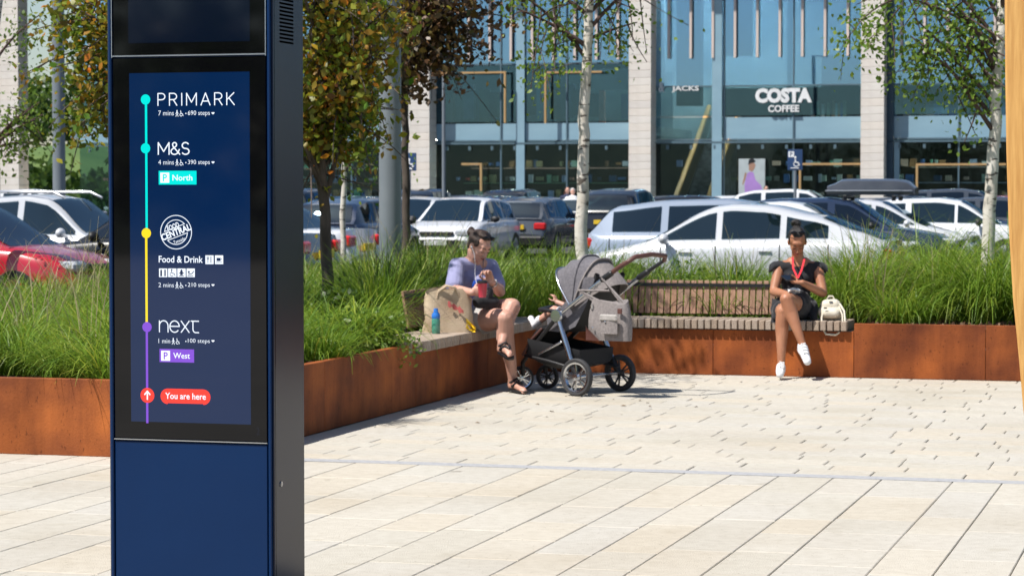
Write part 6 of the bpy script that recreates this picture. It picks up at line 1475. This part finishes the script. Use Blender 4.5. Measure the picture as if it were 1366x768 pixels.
# seat shell: back, base, footrest as one fabric loft
mb = MB(); path = [(-.10, .90), (-.02, .70), (.08, .54), (.20, .49), (.34, .50), (.44, .47), (.53, .36), (.575, .29)]
P_ = []
for f, z in path: P_.append([Q(f, s_, z + (.03 if abs(s_) > .15 else 0)) for s_ in (-.19, -.16, -.08, 0, .08, .16, .19)])
mb.grid(P_); P_2 = [[p + Vector((-.012, 0, -.022)) for p in row] for row in P_]; mb.grid(P_2)
for e in (0, 6): mb.grid([[a[e], b[e]] for a, b in zip(P_, P_2)])
mb.build('seat', M['pram_black'], pc, smooth=60)
mb = MB()
for s_ in (-.195, .195):
    mb.grid([[Q(f, s_, z - .02), Q(f + .01, s_, z + h)] for (f, z), h in zip(path[:5], (.0, .20, .26, .18, .07))])
mb.build('seat_side', M['pram_grey'], pc, smooth=60)
bar('footrest_edge', [Q(.40, -.20, .49), Q(.50, -.20, .40), Q(.585, -.19, .285)], .011, 'tan'); bar('footrest_edge', [Q(.40, .20, .49), Q(.50, .20, .40), Q(.585, .19, .285)], .011, 'tan')
# canopy: fabric stretched over hoops pivoting above the hub
piv = Q(.10, 0, .66)
def hoop(a, w_, r_, n=17, cr=1.0):   # a: angle from forward-horizontal in the side plane
    P_ = []
    for i in range(n):
        t = -1 + 2 * i / (n - 1); c = math.sqrt(max(0, 1 - abs(t) ** 3.2)); P_.append(piv + Vector((r_ * math.cos(R(a)) * c, t * w_, r_ * math.sin(R(a)) * c)))
    return P_
def canopy(name, a0, a1, r0, r1, m, nst=14, folds=0, off=0.0):
    mb = MB(); P_ = []
    for i in range(nst + 1):
        t = i / nst; a = a0 + (a1 - a0) * t; sag = 1 - (.045 * abs(math.sin(t * math.pi * folds)) if folds else 0); P_.append(hoop(a, .215 + off, (r0 + (r1 - r0) * t) * sag + off))
    mb.grid(P_); mb.grid([[piv + (p - piv) * .975 for p in row] for row in P_]); mb.grid([P_[0], [piv + (p - piv) * .975 for p in P_[0]]]); mb.grid([P_[-1], [piv + (p - piv) * .975 for p in P_[-1]]])
    return mb.build(name, M[m], pc, smooth=60)
canopy('canopy', 52, 94, .37, .39, 'pram_grey', 16, 2); canopy('canopy_gusset', 92, 112, .392, .395, 'pram_grey', 8, 1, .006); canopy('canopy_rear', 110, 150, .385, .37, 'pram_lite', 12, 1)
for a, m_ in ((52, 'chrome'), (93, 'pram_grey'), (111, 'pram_lite')):
    mb = MB(); mb.tube([p + (p - piv).normalized() * .004 for p in hoop(a, .218, .375 if a < 90 else .397, 21)], .008, 8); mb.build('canopy_hoop', M[m_], pc, smooth=60)
# child in the pushchair: only an arm and a leg show
ch_ = thing('person', 'small child reclining in the pushchair, one hand and one leg showing', 'person', PX @ Vector((.15, 0, .5)), rzp)
mb = MB(); T_ = lambda p: PX @ p
cap(mb, [T_(Q(.20, 0, .585)), T_(Q(.09, 0, .66)), T_(Q(.02, 0, .78))], [.085, .09, .08]); mb.ell(T_(Q(-.01, 0, .92)), (.075, .075, .085)); cap(mb, [T_(Q(.02, 0, .8)), T_(Q(-.01, 0, .88))], [.04, .045])
hp = PX.inverted() @ W(748, 391, 19.0)
hnd_c = Vector((hp.x, hp.y, hp.z)); cap(mb, [T_(Q(.05, -.10, .76)), T_(Q(.15, -.16, .66)), T_(Q(.27, -.175, .70))], [.032, .028, .02])
hand(mb, T_(Q(.27, -.175, .70)), FA * .5 + Vector((0, 0, .9)), FA * .8 + Vector((0, 0, -.2)), 35, .6, side=1)
cap(mb, [T_(Q(.05, .10, .76)), T_(Q(.14, .15, .66)), T_(Q(.2, .1, .62))], [.032, .028, .02]); hand(mb, T_(Q(.2, .1, .62)), FA, Vector((0, 0, -1)), 25, .6)
cap(mb, [T_(Q(.20, -.06, .57)), T_(Q(.36, -.09, .63)), T_(Q(.50, -.09, .55))], [.055, .040, .028]); cap(mb, [T_(Q(.20, .06, .57)), T_(Q(.34, .08, .60)), T_(Q(.44, .09, .50))], [.055, .040, .028])
voxfuse(mb, 'body', M['skin_pale'], ch_, .006, 3)
mb = MB(); cap(mb, [T_(Q(.50, -.09, .555)), T_(Q(.55, -.09, .51)), T_(Q(.585, -.09, .56))], [.034, .034, .026]); voxfuse(mb, 'shoe', M['shoe_w'], ch_, .006, 2)
mb = MB(); cap(mb, [T_(Q(.44, .09, .51)), T_(Q(.48, .09, .46)), T_(Q(.52, .09, .50))], [.034, .034, .026]); voxfuse(mb, 'shoe', M['shoe_w'], ch_, .006, 2)
mb = MB(); cap(mb, [T_(Q(.21, 0, .585)), T_(Q(.09, 0, .665)), T_(Q(.03, 0, .78))], [.098, .104, .092]); cap(mb, [T_(Q(.20, -.06, .575)), T_(Q(.29, -.08, .61))], [.068, .060]); cap(mb, [T_(Q(.20, .06, .575)), T_(Q(.29, .08, .60))], [.068, .060]); voxfuse(mb, 'romper', M['shoe_w'], ch_, .008, 3)
# changing bag
cb_c = W(814, 428, 18.50); cb = thing('changing_bag', 'grey and tan changing bag hanging from the pushchair handle', 'bag', cb_c, rzp + math.pi)
BX = WM[cb.name]; mb = MB(); P_ = []
for i in range(13):
    f = i / 12; z = -.145 + .29 * f; row = []
    for j in range(24):
        a = j / 24 * 2 * math.pi; ca, sa = math.cos(a), math.sin(a); wx = .185 - .03 * f + .015 * math.sin(f * 3.1); wy = .085 * math.sin(min(1, .45 + f * .8) * 1.57) * (1 - .45 * f)
        row.append((wx * math.copysign(abs(ca) ** .6, ca), wy * math.copysign(abs(sa) ** .7, sa) * (1 + .06 * math.sin(3 * a + f * 5)), z + .02 * math.sin(a * 2) * f))
    P_.append(row)
mb.grid(P_, closed=True); mb.add(P_[0], [tuple(range(24))]); mb.add(P_[-1], [tuple(range(24))]); mb.build('bag_body', M['pram_lite'], cb, smooth=70, fixn=True)
rot = math.cos(rzp + math.pi)
front = -1 if (Matrix.Rotation(rzp + math.pi, 3, 'Z') @ Vector((0, 1, 0))).dot(Vector((0, -1, 0))) < 0 else 1
for x0, m_, nm, z0, z1 in ((-.12, 'tan', 'leather_corner', -.15, -.04), ):
    mb = MB(); P_ = []
    for i in range(7):
        f = i / 6; row = []
        for j in range(5): row.append((-.185 + .15 * j / 4 * (1 - f * .9) , front * (.055 + .030 * (j / 4)) , -.147 + .11 * f))
        P_.append(row)
    mb.grid(P_); mb.build(nm, M[m_], cb, smooth=60)
mb = MB(); P_ = [[(-.02 + .15 * i / 6, front * (.093 + .012 * math.sin(i / 6 * 3.14)), -.09 + .12 * j / 4) for j in range(5)] for i in range(7)]; mb.grid(P_); mb.build('front_pocket', M['pram_lite'], cb, smooth=60)
mb = MB(); mb.box((.055, front * .100, .03), (.16, .02, .05), .012); mb.build('pocket_flap', mat('flap_grey', (.33, .31, .29), (.40, .37, .35), 50, .9), cb)
mb = MB(); mb.box((.14, front * .075, .08), (.04, .012, .04), .003); mb.build('leather_patch', M['tan'], cb)
inv = BX.inverted(); sl0 = inv @ (PX @ Q(hub.x - .22, -.27, hub.z + .20)); sl1 = inv @ (PX @ Q(kne.x, -.27, kne.z))
mb = MB(); mb.tube([(-.13, 0, .13), tuple(sl0), (-.10, .02, .14)], .010, 8); mb.tube([(.12, 0, .12), tuple(sl1), (.15, 0, .12)], .009, 8); mb.tube([tuple(sl0), (-.0, 0, sl0.z + .005), tuple(sl1)], .009, 8); mb.build('hanging_strap', M['pram_lite'], cb, smooth=60)
mb = MB(); mb.tube([(-.13, front * .05, .09), (-.13, front * .055, .12)], .012, 8); mb.ell((.03, front * .108, .0), .008); mb.ell((-.10, front * .085, -.05), .008); mb.build('buckle', M['chrome'], cb)
# ================================================================== FAR PEDESTRIANS
def walker(px, Y, H, label, topc, hairc, legc, seed):
    p = W(px, 255, Y); t = thing('person', label, 'person', (p.x, p.y, 0 if Y > 82 else ZR), 0); b = Vector((p.x, p.y, 0 if Y > 82 else ZR)); k = H / 1.7; mb = MB(); A = lambda x, y, z: b + Vector((x * k, y * k, z * k))
    for s_, st in ((-1, .10), (1, -.14)):
        cap(mb, [A(s_ * .09, 0, .88), A(s_ * .09, st * .6, .48), A(s_ * .09, st * 1.6 + .03, .09)], [.085, .06, .04], 8); cap(mb, [A(s_ * .09, st * 1.6 + .03, .05), A(s_ * .09, st * 1.6 - .13, .035)], [.04, .03], 8)
        cap(mb, [A(s_ * .19, 0, 1.38), A(s_ * .24, -st * .6, 1.10), A(s_ * .22, -st * 1.5 - .05, .86)], [.05, .042, .03], 8); hand(mb, A(s_ * .22, -st * 1.5 - .05, .86), (0, -.1, -1), (-s_, 0, 0), 20, .9 * k)
    cap(mb, [A(0, 0, .92), A(0, 0, 1.15), A(0, 0, 1.35)], [.14, .12, .14], 10); cap(mb, [A(-.14, 0, 1.38), A(.14, 0, 1.38)], [.06, .06], 8); cap(mb, [A(0, 0, 1.4), A(0, -.01, 1.52)], [.05, .05], 8); head(mb, head_frame(A(0, -.01, 1.60), (0.1, -1, -.05)), k)
    voxfuse(mb, 'body', M['skin_pale'], t, .014, 2)
    mb = MB(); cap(mb, [A(0, 0, .90), A(0, 0, 1.15), A(0, 0, 1.35)], [.16, .14, .16], 10); cap(mb, [A(-.16, 0, 1.38), A(.16, 0, 1.38)], [.075, .075], 8)
    for s_, st in ((-1, .10), (1, -.14)): cap(mb, [A(s_ * .19, 0, 1.38), A(s_ * .24, -st * .6, 1.10)], [.068, .058], 8)
    voxfuse(mb, 'top', topc, t, .016, 2)
    mb = MB()
    for s_, st in ((-1, .10), (1, -.14)): cap(mb, [A(s_ * .09, 0, .88), A(s_ * .09, st * .6, .48), A(s_ * .09, st * 1.6 + .03, .14)], [.11, .08, .06], 8)
    voxfuse(mb, 'trousers', legc, t, .016, 2)
    mb = MB(); X_ = head_frame(A(0, -.01, 1.60), (0.1, -1, -.05)); mb.ell((0, -.026, .038), (.082, .095, .088), X=X_); mb.ell((0, -.05, -.02), (.07, .05, .08), X=X_); mb.build('hair', hairc, t, smooth=80, world=True)
g_ = plain('grey_hair', (.45, .43, .42), .6); nv = plain('navy_cloth', (.02, .03, .07), .8)
walker(764, 79, 1.68, 'grey-haired person in white top walking left of the birch trunk', M['white'], g_, nv, 1)
walker(757, 80.5, 1.72, 'dark-haired person beside the grey-haired one, left of the birch trunk', nv, M['hair_brown'], nv, 2)
walker(848, 90, 1.55, 'person in dark clothes walking under the stone column behind the black four-wheel drive', plain('maroon_cloth', (.12, .02, .02), .8), M['hair_brown'], nv, 3)
walker(1022, 86, 1.72, 'person in pale blue walking just right of the lilac dress poster', plain('pale_blue_cloth', (.25, .35, .5), .8), M['hair_brown'], nv, 4)
walker(1041, 88, 1.5, 'person with reddish hair left of the navy parking sign below the coffee sign', nv, plain('red_hair', (.2, .06, .03), .6), nv, 5)
print("SCRIPT", round(time.time() - T0, 1), "s")
